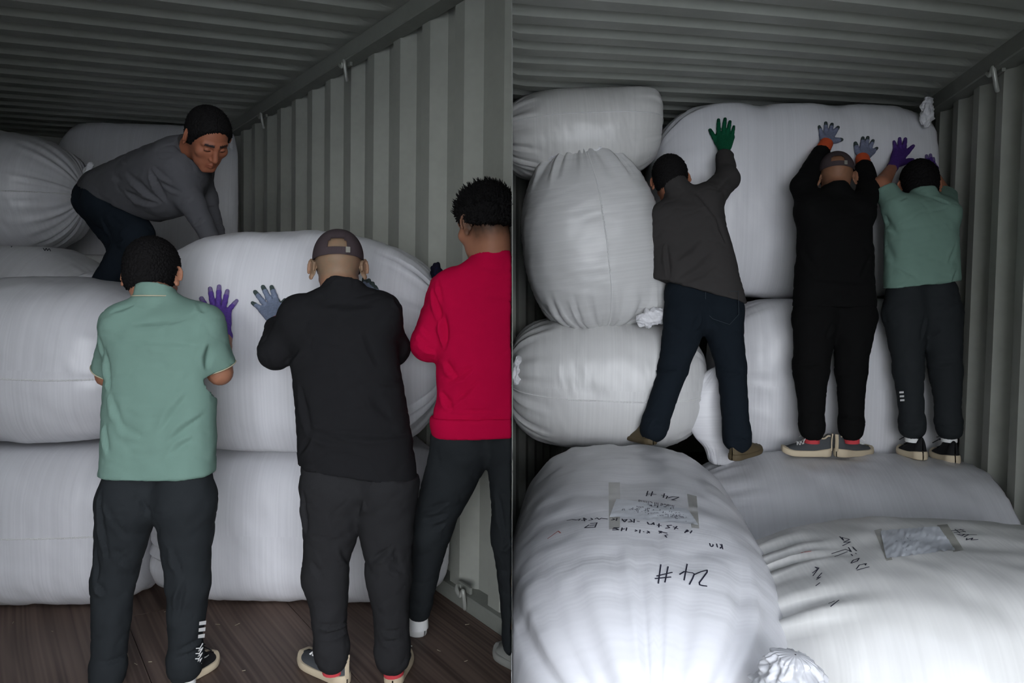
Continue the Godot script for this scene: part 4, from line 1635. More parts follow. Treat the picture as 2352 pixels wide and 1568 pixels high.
func skin_body(p: Node, J: Dictionary, h: Dictionary, tone: Color, cell: float, cuts := [], extra := []) -> void:
	var caps := body_caps(J)
	caps.append_array(extra)
	var m := shape(caps, cuts, 0.015, Vector3.BACK)
	var col := PackedColorArray()
	for v in m[0]:
		var ns := 0.9 + 0.1 * noise2.get_noise_3d(v.x * 300.0, v.y * 300.0, v.z * 300.0)
		col.append(Color(tone.r * ns, tone.g * ns, tone.b * ns))
	m.append(col)
	var hm := head_mesh(h, J.n, cell, tone)
	if cuts.size() > 0:
		for i in hm[0].size():
			if hm[0][i].x > -0.0015:
				hm[0][i] = Vector3(-0.0015, hm[0][i].y, hm[0][i].z)
	join(m, hm)
	put(p, "body", m[0], m[1], m[2], M.skin, PackedVector2Array(), m[3])


func base_of(J: Dictionary, y: float) -> Vector3:
	var b: Vector3 = (J.al + J.ar) * 0.5
	return Vector3(b.x, y, b.z)


const TONE := Color(0.36, 0.165, 0.098)
const BLK := Vector3(0, 0, 1)


func build_people() -> void:
	people_materials()
	man_green_left()
	man_black_left()
	man_red()
	man_climbing()
	man_grey_right()
	man_black_right()
	man_green_right()


func sneaker_style() -> Dictionary:
	return {"upper": M.shoe_grey, "sole": M.cream, "lace": M.white, "trim": M.cream, "sole_h": 0.028}


func sock(p: Node, a: Vector3, b: Vector3, m: Material) -> void:
	var k := Kit.new()
	k.tube(PackedVector3Array([a, a.lerp(b, 0.5), b]), 0.036, 14, 0.035)
	put_kit(p, "sock", k, m)


func man_green_left() -> void:
	var J := jset({n = [357, 688, 2.59], sl = [282, 748, 2.57], sr = [464, 746, 2.56], el = [249, 860, 2.63], er = [506, 856, 2.61], wl = [262, 800, 2.88], wr = [517, 772, 2.86],
		hl = [296, 1150, 2.55], hr = [424, 1150, 2.55], kl = [262, 1330, 2.58], kr = [432, 1338, 2.57], al = [247, 1555, 2.57], ar = [424, 1532, 2.59]})
	var p := thing("person", base_of(J, 0.0), "man in a pale green polo shirt pushing the large bag with a purple glove", "person")
	var h := head_at([349, 634, 2.66], Vector3(-0.12, -0.36, -1), Vector3.UP, 1.05)
	skin_body(p, J, h, TONE, 0.0045)
	var hm := hair_mesh(h, 0.0035, {thick = 0.014, nape = -0.075, nape_tilt = 0.30, rough = 0.005})
	put(p, "hair", hm[0], hm[1], hm[2], M.hair)
	# polo shirt
	var up := Vector3(0, 1, -0.05).normalized()
	var caps := torso(J, {rc = 0.104, rb = 0.104, cw = 0.60, bw = 0.98, rs = 0.060, flat = 0.92, drop = 0.0})
	for q in ["l", "r"]:
		caps.append([J["s" + q], J["e" + q], 0.066, 0.060, 0.035])
	caps.append([J.n - up * 0.005, J.n + up * 0.034, 0.073, 0.069, 0.008])
	var cuts := [[at(360, 1089, 2.55), Vector3(0, -1, 0)], [J.sl.lerp(J.el, 0.93), J.el - J.sl, 0.10], [J.sr.lerp(J.er, 0.90), J.er - J.sr, 0.10],
		[J.n + up * 0.044, Vector3(0, 1, -0.35), 0.10]]
	var m := shape(caps, cuts, 0.008, BLK)
	var sh := finish(p, "polo_shirt", m, M.polo, 0.0035, fl([[300, 745, 430, 735, 2.5, 14, 3], [320, 780, 470, 790, 2.5, 14, 3.5], [352, 790, 400, 800, 2.5, 12, 3], [240, 800, 262, 900, 2.5, 14, 7], [478, 790, 470, 850, 2.5, 14, 7],
		[262, 900, 300, 980, 2.5, 16, 5], [270, 960, 350, 1000, 2.5, 18, 4], [440, 900, 380, 990, 2.5, 18, 4.5], [470, 950, 400, 1010, 2.5, 16, 5], [248, 970, 262, 1040, 2.5, 12, 5], [455, 1000, 400, 1040, 2.5, 16, 4], [222, 770, 240, 840, 2.5, 10, 4], [250, 720, 300, 700, 2.5, 10, 3], [440, 690, 470, 720, 2.5, 10, 3]]), BLK, 3.0)
	# ribbed trim lines of collar and sleeves
	for r in [[J.n + up * 0.012, 0.0755, up], [J.sl.lerp(J.el, 0.91), 0.0615, J.el - J.sl], [J.sr.lerp(J.er, 0.88), 0.0615, J.er - J.sr]]:
		var path := PackedVector3Array()
		var nn: Vector3 = r[2].normalized()
		var a := nn.cross(Vector3.BACK).normalized()
		var b := nn.cross(a)
		for i in 41:
			path.append(r[0] + (a * cos(TAU * i / 40.0) + b * sin(TAU * i / 40.0)) * r[1])
		var k := Kit.new()
		k.tube(path, 0.0022, 5, -1.0, false)
		put_kit(sh, "trim", k, M.polo_trim)
	# track trousers
	m = shape(legs(J, {rw = 0.100, rh = 0.106, rk = 0.070, ra = 0.052, cuff = 0.012}), [[at(360, 1075, 2.55), Vector3(0, 1, 0)]], 0.009, BLK)
	var tr := finish(p, "trousers", m, M.track, 0.004, fl([[240, 1110, 250, 1300, 2.5, 12, 6], [250, 1130, 300, 1240, 2.5, 12, 3], [330, 1140, 352, 1190, 2.5, 12, 5], [400, 1250, 420, 1330, 2.5, 14, 5], [425, 1330, 400, 1430, 2.5, 14, 7], [215, 1340, 240, 1370, 2.5, 12, 6],
		[395, 1505, 450, 1485, 2.5, 10, 6], [400, 1520, 455, 1510, 2.5, 9, 5], [215, 1530, 290, 1528, 2.5, 10, 5], [300, 1340, 280, 1420, 2.5, 14, 4], [262, 1250, 300, 1320, 2.5, 14, 4], [220, 1260, 215, 1350, 2.5, 12, 4]]), BLK, 9.0)
	# side panel and white print down the right shin
	var kp := Kit.new()
	var kw := Kit.new()
	var side := func(y: float, a: float, rr: float) -> Vector3:
		var t := clampf((y - 1338.0) / 194.0, 0.0, 1.0)
		var c: Vector3 = J.kr.lerp(J.ar, t)
		return c + Vector3(sin(a), 0, cos(a)) * rr * lerpf(0.073, 0.056, t)
	for i in 3:
		var y := 1424.0 + i * 15.0
		kw.quad(side.call(y, 1.55, 1.06), side.call(y - 8.0, 1.02, 1.06), side.call(y, 1.02, 1.06), side.call(y + 9.0, 1.55, 1.06))
	for i in 4:
		var y := 1476.0 + i * 12.0
		for w in [[[0.95, 0.0], [1.2, 4.0], [1.4, -3.0]], [[1.2, 4.0], [1.1, 9.0], [1.45, 8.0]]]:
			var path := PackedVector3Array()
			for q in w:
				path.append(side.call(y + q[1], q[0], 1.07))
			kw.tube(path, 0.0022, 5)
	put_kit(tr, "shin_print", kw, M.white)
	var style := {"upper": M.shoe_black, "sole": M.cream, "lace": M.shoe_black, "mark": M.white, "sole_h": 0.028}
	shoe(p, at(236, 1590, 2.53) * Vector3(1, 0, 1), at(262, 1530, 2.79) * Vector3(1, 0, 1), Vector3.UP, style)
	shoe(p, at(404, 1578, 2.565) * Vector3(1, 0, 1), at(490, 1518, 2.75) * Vector3(1, 0, 1), Vector3.UP, style)
	sock(p, J.ar + Vector3(0.0, -0.02, 0), J.ar + Vector3(0.004, -0.075, 0), M.white)
	glove(p, "P", "glove", J.wr, {mi = [494, 707], mp = [526, 716], th = [490, 730], tips = [[466, 686], [485, 664], [506, 659], [525, 669], [546, 691]]}, Color(0.13, 0.070, 0.33), Color(0.22, 0.17, 0.34), Color.BLACK, 0.0, J.er)


func man_black_left() -> void:
	var J := jset({n = [790, 668, 2.60], sl = [692, 728, 2.58], sr = [872, 722, 2.58], el = [634, 806, 2.60], er = [900, 800, 2.70], wl = [638, 745, 2.86], wr = [866, 692, 2.90],
		hl = [768, 1110, 2.55], hr = [884, 1110, 2.55], kl = [748, 1320, 2.58], kr = [894, 1320, 2.56], al = [764, 1508, 2.58], ar = [902, 1512, 2.57]})
	var p := thing("person", base_of(J, 0.0), "man in black with a cap worn over shaved hair, pushing the large bag", "person")
	var h := head_at([777, 618, 2.66], Vector3(-0.20, -0.24, -1), Vector3.UP, 1.06)
	h.stubble = 0.85
	h.stubble_color = Color(0.20, 0.15, 0.095)
	skin_body(p, J, h, TONE, 0.0042)
	cap_on(p, h, M.cap, M.metal)
	var up := Vector3(0, 1, -0.08).normalized()
	var caps := torso(J, {rc = 0.104, rb = 0.114, cw = 0.58, bw = 1.02, rs = 0.064, flat = 0.92, drop = 0.0})
	caps.append([J.sl, J.el, 0.070, 0.058, 0.035])
	caps.append([J.el, J.wl, 0.062, 0.045, 0.03])
	caps.append([J.sr, J.er, 0.072, 0.060, 0.035])
	caps.append([J.er, J.wr, 0.060, 0.045, 0.03])
	caps.append([J.n - up * 0.02, J.n + up * 0.030, 0.070, 0.064, 0.02])
	var m := shape(caps, [[at(820, 1082, 2.55), Vector3(-0.13, -1, 0)], [J.n + up * 0.032, Vector3(0, 1, -0.4), 0.09], [J.wl.move_toward(J.el, 0.025), J.wl - J.el, 0.08], [J.wr.move_toward(J.er, 0.025), J.wr - J.er, 0.08]], 0.008, BLK)
	finish(p, "jacket", m, M.black_top, 0.004, fl([[640, 840, 690, 800, 2.5, 16, 7], [690, 880, 720, 1000, 2.5, 16, 6], [700, 980, 800, 1010, 2.5, 16, 5], [760, 985, 940, 1000, 2.5, 16, 6], [690, 1040, 720, 1000, 2.5, 14, 6], [850, 900, 900, 960, 2.5, 18, 5],
		[870, 880, 940, 880, 2.5, 16, 4], [740, 700, 860, 700, 2.5, 18, 3], [900, 680, 915, 710, 2.5, 8, 6], [840, 760, 870, 840, 2.5, 18, 5]]), BLK, 5.0)
	m = shape(legs(J, {rw = 0.115, rh = 0.116, rk = 0.076, ra = 0.053, cuff = 0.012}), [[at(820, 1076, 2.55), Vector3(0.12, 1, 0)]], 0.009, BLK)
	finish(p, "trousers", m, M.black_trousers, 0.0045, fl([[700, 1120, 705, 1230, 2.5, 12, 6], [715, 1290, 740, 1330, 2.5, 12, 5], [780, 1250, 796, 1310, 2.5, 12, 6], [850, 1290, 900, 1250, 2.5, 14, 7], [880, 1270, 930, 1320, 2.5, 14, 6], [900, 1240, 920, 1300, 2.5, 10, 6],
		[720, 1440, 800, 1450, 2.5, 10, 6], [725, 1470, 800, 1462, 2.5, 10, 8], [870, 1450, 930, 1460, 2.5, 10, 7], [870, 1475, 925, 1485, 2.5, 9, 6], [820, 1180, 835, 1140, 2.5, 14, 6], [760, 1160, 800, 1240, 2.5, 20, 4]]), BLK, 2.0)
	var st := sneaker_style()
	shoe(p, at(796, 1575, 2.574) * Vector3(1, 0, 1), at(698, 1512, 2.76) * Vector3(1, 0, 1), Vector3.UP, st)
	shoe(p, at(902, 1580, 2.565) * Vector3(1, 0, 1), at(922, 1508, 2.79) * Vector3(1, 0, 1), Vector3.UP, st)
	sock(p, J.al + Vector3(0.0, 0.0, 0), J.al + Vector3(0.0, -0.055, 0), M.sock_red)
	sock(p, J.ar + Vector3(0.0, 0.0, 0), J.ar + Vector3(0.004, -0.055, 0), M.sock_red)
	var gm := Color(0.21, 0.25, 0.34)
	var gt := Color(0.075, 0.10, 0.095)
	glove(p, "P", "glove", J.wl, {mi = [638, 694], mp = [606, 712], th = [645, 715], tips = [[656, 690], [626, 660], [606, 660], [588, 671], [582, 696]]}, gm, gt, Color(0.40, 0.035, 0.02), 0.05, J.el)
	glove(p, "P", "glove", J.wr, {mi = [838, 672], mp = [866, 676], th = [832, 690], tips = [[822, 668], [836, 642], [847, 645], [856, 652], [863, 660]]}, gm, gt, Color(0.40, 0.035, 0.02), 0.05, J.er)


func man_red() -> void:
	var J := jset({n = [1132, 592, 2.66], sl = [1040, 668, 2.70], sr = [1250, 662, 2.64], el = [986, 788, 2.72], er = [1300, 800, 2.70], wl = [1012, 655, 2.92], wr = [1290, 700, 2.88],
		hl = [1066, 1010, 2.70], hr = [1190, 1010, 2.68], kl = [990, 1215, 2.74], kr = [1178, 1235, 2.66], al = [961, 1400, 2.84], ar = [1186, 1478, 2.66]})
	var p := thing("person", base_of(J, 0.0), "man in a crimson sweatshirt beside the ribbed wall, cut off by the partition", "person")
	var h := head_at([1114, 516, 2.68], Vector3(-0.64, -0.22, -0.75), Vector3(-0.05, 1, 0), 1.10)
	h.stubble = 0.9
	h.stubble_color = Color(0.035, 0.026, 0.018)
	var clip := [Vector3(-0.0015, 0, 0), Vector3.RIGHT]
	skin_body(p, J, h, TONE, 0.0042, [clip])
	var hm := hair_mesh(h, 0.0036, {thick = 0.020, nape = -0.014, nape_tilt = 0.22, front = 0.06, rough = 0.010})
	for i in hm[0].size():
		if hm[0][i].x > -0.0015:
			hm[0][i] = Vector3(-0.0015, hm[0][i].y, hm[0][i].z)
	var hr_ := put(p, "hair", hm[0], hm[1], hm[2], M.hair)
	put_kit(hr_, "tuft", tufts(h, 900, 0.030, Vector3(-0.30, 0.45, 0.0), 3, -1.0), M.hair)
	var up := Vector3(0, 1, 0)
	var caps := torso(J, {rc = 0.115, rb = 0.112, cw = 0.66, bw = 0.85, rs = 0.066, flat = 0.92})
	caps.append([J.sl, J.el, 0.072, 0.068, 0.03])
	caps.append([J.el, J.wl, 0.064, 0.045, 0.02])
	caps.append([J.n - up * 0.03, J.n + up * 0.012, 0.072, 0.066, 0.02])
	caps.append([at(1040, 965, 2.68), at(1300, 965, 2.66), 0.07, 0.07, 0.04])
	var m := shape(caps, [[at(1080, 958, 2.68), Vector3(0.05, -1, 0)], [J.n + up * 0.016, Vector3(-0.05, 1, -0.2), 0.09], clip], 0.008, BLK)
	var sw := finish(p, "sweatshirt", m, M.red, 0.0035, fl([[990, 660, 1018, 760, 2.6, 12, 7], [1018, 720, 1022, 800, 2.6, 14, 10], [1000, 640, 1015, 700, 2.6, 10, 5], [950, 770, 985, 800, 2.6, 9, 5], [955, 790, 1000, 815, 2.6, 9, 5], [960, 750, 990, 780, 2.6, 9, 4], [1020, 830, 1050, 870, 2.6, 14, 7],
		[1025, 880, 1090, 840, 2.6, 18, 5], [1030, 930, 1100, 870, 2.6, 18, 4], [1005, 948, 1170, 940, 2.6, 6, 5], [1010, 900, 1040, 945, 2.6, 14, 6], [1090, 610, 1160, 620, 2.6, 12, 2]]), BLK, 8.0)
	# the ribbed waistband
	var bc := torso(J, {rc = 0.118, rb = 0.120, cw = 0.66, bw = 0.85, rs = 0.06, flat = 0.92})
	bc.append([at(1040, 968, 2.68), at(1300, 968, 2.66), 0.080, 0.080, 0.04])
	var bm := shape(bc, [[at(1080, 952, 2.68), Vector3(-0.04, 1, 0)], [at(1080, 998, 2.68), Vector3(0.06, -1, 0)], clip], 0.008, BLK)
	finish(sw, "waistband", bm, M.red, 0.001)
	m = shape(legs(J, {rw = 0.110, rh = 0.116, rk = 0.074, ra = 0.044, cuff = 0.006}), [[at(1080, 990, 2.68), Vector3(0, 1, 0)], clip], 0.009, BLK)
	finish(p, "trousers", m, M.track, 0.004, fl([[960, 1190, 1030, 1160, 2.6, 12, 6], [965, 1210, 1030, 1190, 2.6, 12, 6], [985, 1230, 1020, 1215, 2.6, 10, 5], [1140, 1130, 1165, 1250, 2.6, 12, 6], [1150, 1260, 1172, 1240, 2.6, 10, 6], [960, 1020, 965, 1080, 2.6, 10, 5]]), BLK, 4.0)
	shoe(p, at(974, 1461, 2.935) * Vector3(1, 0, 1), at(890, 1424, 3.06) * Vector3(1, 0, 1), Vector3.UP, {"upper": M.shoe_white, "sole": M.white, "lace": M.white, "trim": M.shoe_white, "sole_h": 0.03})
	shoe(p, at(1215, 1550, 2.645) * Vector3(1, 0, 1), at(1148, 1498, 2.81) * Vector3(1, 0, 1), Vector3.UP, {"upper": M.shoe_dust, "sole": M.shoe_dust, "sole_h": 0.03, "clip": -1.0})
	sock(p, J.al, J.al + Vector3(0.004, -0.07, 0), M.white)
	glove(p, "P", "glove", J.wl, {mi = [1004, 622], mp = [992, 632], th = [1008, 636], tips = [[1012, 622], [1006, 606], [999, 608], [993, 615], [989, 626]]}, Color(0.012, 0.014, 0.035), Color(0.010, 0.011, 0.02), Color.BLACK, 0.0, J.el)


func man_climbing() -> void:
	var J := jset({n = [424, 350, 3.40], sl = [408, 392, 3.34], sr = [440, 382, 3.60], el = [438, 462, 3.38], er = [470, 455, 3.62], wl = [484, 548, 3.44], wr = [496, 540, 3.56],
		hl = [252, 462, 3.66], hr = [228, 456, 3.84], kl = [312, 540, 3.52], kr = [290, 572, 3.78], al = [236, 655, 3.66], ar = [262, 676, 3.80]})
	var p := thing("person", Vector3(J.al.x, 1.40, J.al.z), "man in a grey jacket bending down on top of the stacked bags", "person")
	var h := head_at([477, 318, 3.28], Vector3(0.60, -0.74, 0.52), Vector3(0.42, 0.8, 0.5), 1.06)
	skin_body(p, J, h, Color(0.27, 0.10, 0.056), 0.0038, [], [[J.wl, J.wl + Vector3(0.03, -0.07, 0.0), 0.026, 0.034, 0.02], [J.wr, J.wr + Vector3(0.03, -0.07, 0.0), 0.026, 0.034, 0.02]])
	var hm := hair_mesh(h, 0.0036, {thick = 0.013, nape = -0.06, front = 0.060, rough = 0.005})
	put(p, "hair", hm[0], hm[1], hm[2], M.hair)
	var ms: Vector3 = (J.sl + J.sr) * 0.5
	var mh: Vector3 = (J.hl + J.hr) * 0.5
	var ax := (ms - mh).normalized()
	var caps := [[ms - ax * 0.06, mh, 0.150, 0.135, 0.05], [at(405, 388, 3.40), at(262, 440, 3.66), 0.145, 0.135, 0.05], [at(425, 380, 3.58), at(240, 440, 3.84), 0.13, 0.13, 0.05], [at(385, 430, 3.46), at(330, 445, 3.6), 0.145, 0.15, 0.06],
		[J.n - ax * 0.03, J.n + ax * 0.035 + Vector3(0.01, 0.01, 0.0), 0.080, 0.070, 0.03], [J.sl, J.el, 0.085, 0.060, 0.03], [J.el, J.wl, 0.058, 0.042, 0.02], [J.sr, J.er, 0.08, 0.060, 0.03], [J.er, J.wr, 0.056, 0.042, 0.02], [J.sl, J.sr, 0.08, 0.08, 0.04]]
	var hemn := (at(190, 470, 3.7) - at(250, 400, 3.7)).normalized()
	var m := shape(caps, [[at(262, 462, 3.7), Vector3(-0.42, -1.0, 0.0)], [J.n + ax * 0.055, ax + Vector3(0.3, 0.5, 0.2), 0.09]], 0.009, BLK)
	finish(p, "jacket", m, M.jacket, 0.004, fl([[270, 350, 300, 380, 3.4, 12, 5], [330, 330, 350, 350, 3.4, 10, 4], [300, 400, 360, 440, 3.4, 16, 7], [320, 420, 390, 470, 3.4, 16, 8], [290, 440, 350, 470, 3.4, 16, 7], [375, 395, 400, 470, 3.4, 16, 11], [330, 465, 380, 470, 3.4, 14, 6],
		[380, 390, 430, 430, 3.4, 14, 6], [400, 430, 440, 450, 3.4, 12, 5], [430, 470, 460, 460, 3.4, 10, 5], [450, 520, 480, 500, 3.4, 9, 5], [250, 400, 290, 420, 3.4, 16, 4]]), BLK, 6.0)
	var co := shape([[J.n - ax * 0.01, J.n + ax * 0.075 + Vector3(0.012, 0.012, 0.0), 0.079, 0.070, 0.01]], [[J.n - ax * 0.005, -ax], [J.n + ax * 0.060, ax + Vector3(0.25, 0.35, 0.15)]], 0.008, BLK)
	finish(p, "collar", co, M.charcoal, 0.002)
	m = shape([[mh.lerp(J.hl, 0.9) + ax * 0.06, J.hl, 0.125, 0.128, 0.05], [mh.lerp(J.hr, 0.9) + ax * 0.06, J.hr, 0.12, 0.12, 0.05], [J.hl, J.kl, 0.125, 0.082, 0.03], [J.kl, J.al, 0.078, 0.060, 0.03], [J.hr, J.kr, 0.12, 0.078, 0.03], [J.kr, J.ar, 0.076, 0.060, 0.03]], [], 0.010, BLK)
	finish(p, "trousers", m, M.jeans, 0.004, fl([[230, 500, 262, 560, 3.5, 14, 6], [250, 490, 300, 530, 3.5, 16, 4], [270, 560, 300, 550, 3.5, 12, 6]]), BLK, 7.0)
	var st := {"upper": M.shoe_brown, "sole": M.shoe_dust, "sole_h": 0.022}
	shoe(p, J.al + Vector3(0.04, -0.075, 0), J.al + Vector3(-0.20, -0.065, -0.04), Vector3.UP, st)
	shoe(p, J.ar + Vector3(0.04, -0.075, 0), J.ar + Vector3(-0.20, -0.065, -0.04), Vector3.UP, st)


func man_grey_right() -> void:
	var J := jset({n = [1562, 448, 3.70], sl = [1530, 498, 3.66], sr = [1620, 462, 3.68], el = [1510, 600, 3.70], er = [1670, 412, 3.80], wl = [1528, 650, 3.84], wr = [1664, 356, 3.93],
		hl = [1577, 725, 3.58], hr = [1654, 712, 3.58], kl = [1546, 845, 3.56], kr = [1680, 845, 3.56], al = [1501, 985, 3.52], ar = [1694, 1012, 3.50]})
	var p := thing("person", base_of(J, 0.53), "man in a charcoal jacket and jeans reaching up with a green glove", "person")
	var h := head_at([1540, 417, 3.78], Vector3(0.22, -0.45, -1), Vector3(-0.1, 1, 0), 1.02)
	skin_body(p, J, h, Color(0.34, 0.14, 0.08), 0.005)
	var hm := hair_mesh(h, 0.0042, {thick = 0.014, nape = -0.07, nape_tilt = 0.3, rough = 0.005})
	put(p, "hair", hm[0], hm[1], hm[2], M.hair)
	var caps := torso(J, {rc = 0.118, rb = 0.118, cw = 0.62, bw = 1.15, rs = 0.068, flat = 0.92})
	caps.append([J.sl, J.el, 0.070, 0.060, 0.03])
	caps.append([J.el, J.wl, 0.060, 0.045, 0.03])
	caps.append([J.sr, J.er, 0.078, 0.060, 0.035])
	caps.append([J.er, J.wr, 0.058, 0.048, 0.03])
	caps.append([J.n, J.n + Vector3(-0.02, 0.05, -0.02), 0.07, 0.065, 0.02])
	caps.append([at(1520, 540, 3.66), at(1530, 660, 3.62), 0.06, 0.06, 0.05])
	var m := shape(caps, [[at(1605, 668, 3.58), Vector3(0.10, -1, 0).normalized() + Vector3(-0.38, 0, 0)], [J.wr, J.wr - J.er, 0.08]], 0.009, BLK)
	finish(p, "jacket", m, M.charcoal, 0.004, fl([[1540, 600, 1600, 550, 3.6, 22, 6], [1545, 640, 1620, 580, 3.6, 22, 6], [1560, 650, 1630, 610, 3.6, 20, 5], [1525, 560, 1530, 640, 3.6, 12, 7], [1600, 440, 1640, 500, 3.6, 18, 6], [1650, 440, 1690, 400, 3.6, 14, 4], [1640, 500, 1660, 560, 3.6, 16, 5], [1530, 660, 1560, 650, 3.6, 14, 5]]), BLK, 12.0)
	m = shape(legs(J, {rw = 0.110, rh = 0.110, rk = 0.068, ra = 0.062, cuff = 0.006}), [[at(1610, 640, 3.58), Vector3(0.0, 1, 0)]], 0.010, BLK)
	var je := finish(p, "jeans", m, M.jeans, 0.004, fl([[1500, 850, 1560, 845, 3.5, 14, 6], [1650, 850, 1708, 850, 3.5, 14, 5], [1480, 965, 1530, 975, 3.5, 8, 6], [1665, 1000, 1720, 1000, 3.5, 8, 6], [1590, 760, 1606, 720, 3.5, 14, 6], [1530, 740, 1570, 770, 3.5, 16, 4]]), BLK, 13.0)
	# back pocket outline
	var k := Kit.new()
	var pocket := [[1612, 668], [1682, 668], [1683, 720], [1660, 742], [1625, 730], [1612, 715]]
	var path := PackedVector3Array()
	for i in pocket.size() + 1:
		var a: Array = pocket[i % pocket.size()]
		var q := at(a[0], a[1], 3.58)
		var off := absf(a[0] - 1654.0) / 1700.0 * 3.58
		path.append(Vector3(q.x, q.y, J.hr.z + sqrt(maxf(0.110 * 0.110 - off * off, 0.0)) + 0.003))
	k.tube(path, 0.0016, 5)
	put_kit(je, "pocket_stitch", k, mat(Color(0.03, 0.04, 0.05).linear_to_srgb(), 0.9))
	var st := {"upper": M.shoe_brown, "sole": M.shoe_brown, "sole_h": 0.022}
	shoe(p, at(1500, 1022, 3.48), at(1452, 1006, 3.68), Vector3.UP, st)
	shoe(p, at(1682, 1058, 3.46), at(1738, 1034, 3.64), Vector3.UP, st)
	glove(p, "R2", "glove", J.wr, {mi = [1650, 312], mp = [1680, 317], th = [1646, 330], tips = [[1631, 300], [1650, 277], [1665, 275], [1676, 281], [1685, 292]]}, Color(0.012, 0.105, 0.05), Color(0.010, 0.065, 0.035), Color.BLACK, 0.0, J.er, 1.05)


func man_black_right() -> void:
	var J := jset({n = [1922, 442, 3.72], sl = [1862, 484, 3.68], sr = [1972, 484, 3.68], el = [1844, 428, 3.78], er = [1996, 440, 3.77], wl = [1897, 331, 3.95], wr = [1981, 365, 3.95],
		hl = [1872, 730, 3.60], hr = [1960, 730, 3.60], kl = [1862, 850, 3.58], kr = [1955, 850, 3.58], al = [1865, 988, 3.56], ar = [1955, 988, 3.56]})
	var p := thing("person", base_of(J, 0.56), "man all in black with a cap pushing with two grey gloves with orange cuffs", "person")
	var h := head_at([1921, 410, 3.80], Vector3(0.34, -0.28, -1), Vector3.UP, 1.02)
	h.stubble = 0.6
	h.stubble_color = Color(0.16, 0.10, 0.06)
	skin_body(p, J, h, Color(0.36, 0.15, 0.085), 0.005)
	cap_on(p, h, M.cap, M.metal)
	var caps := torso(J, {rc = 0.106, rb = 0.104, cw = 0.62, bw = 1.05, rs = 0.064, flat = 0.92, drop = 0.03})
	caps.append([J.sl, J.el, 0.070, 0.058, 0.035])
	caps.append([J.el, J.wl, 0.058, 0.045, 0.03])
	caps.append([J.sr, J.er, 0.068, 0.056, 0.035])
	caps.append([J.er, J.wr, 0.056, 0.045, 0.03])
	caps.append([J.n, J.n + Vector3(0, 0.035, -0.01), 0.068, 0.064, 0.02])
	var m := shape(caps, [[at(1915, 705, 3.58), Vector3(0, -1, 0)], [J.wl.move_toward(J.el, 0.065), J.wl - J.el, 0.10], [J.wr.move_toward(J.er, 0.06), J.wr - J.er, 0.10], [J.n + Vector3(0, 0.04, 0), Vector3(0, 1, -0.4), 0.085]], 0.009, BLK)
	finish(p, "jacket", m, M.black_deep, 0.004, fl([[1840, 560, 1870, 640, 3.6, 16, 5], [1990, 590, 1960, 640, 3.6, 16, 6], [1850, 640, 1980, 650, 3.6, 18, 4]]), BLK, 15.0)
	m = shape(legs(J, {rw = 0.108, rh = 0.106, rkl = 0.080, rkr = 0.070, ra = 0.053, cuff = 0.010}), [[at(1915, 680, 3.58), Vector3(0.0, 1, 0)]], 0.010, BLK)
	finish(p, "trousers", m, M.black_deep, 0.004, fl([[1830, 840, 1890, 835, 3.5, 14, 5], [1930, 860, 1985, 855, 3.5, 14, 5], [1835, 960, 1890, 955, 3.5, 9, 6], [1925, 960, 1985, 962, 3.5, 9, 6], [1900, 780, 1915, 740, 3.5, 14, 6]]), BLK, 16.0)
	var st := sneaker_style()
	st.sole_h = 0.030
	shoe(p, at(1908, 1047, 3.565), at(1796, 1042, 3.60), Vector3.UP, st)
	shoe(p, at(1922, 1049, 3.56), at(1994, 1040, 3.72), Vector3.UP, st)
	sock(p, J.al + Vector3(0.0, 0.0, 0), J.al + Vector3(0.0, -0.06, 0), M.sock_red)
	sock(p, J.ar + Vector3(0.0, 0.0, 0), J.ar + Vector3(0.004, -0.06, 0), M.sock_red)
	var gm := Color(0.20, 0.22, 0.31)
	var gt := Color(0.06, 0.08, 0.08)
	var oc := Color(0.52, 0.075, 0.022)
	glove(p, "R2", "glove", J.wl, {mi = [1912, 307], mp = [1886, 312], th = [1916, 325], tips = [[1931, 322], [1923, 294], [1909, 287], [1895, 284], [1880, 292]]}, gm, gt, oc, 0.075, J.el, 1.05)
	glove(p, "R2", "glove", J.wr, {mi = [1978, 340], mp = [2000, 350], th = [1966, 350], tips = [[1963, 330], [1980, 318], [1991, 317], [2003, 324], [2012, 341]]}, gm, gt, oc, 0.075, J.er, 1.05)


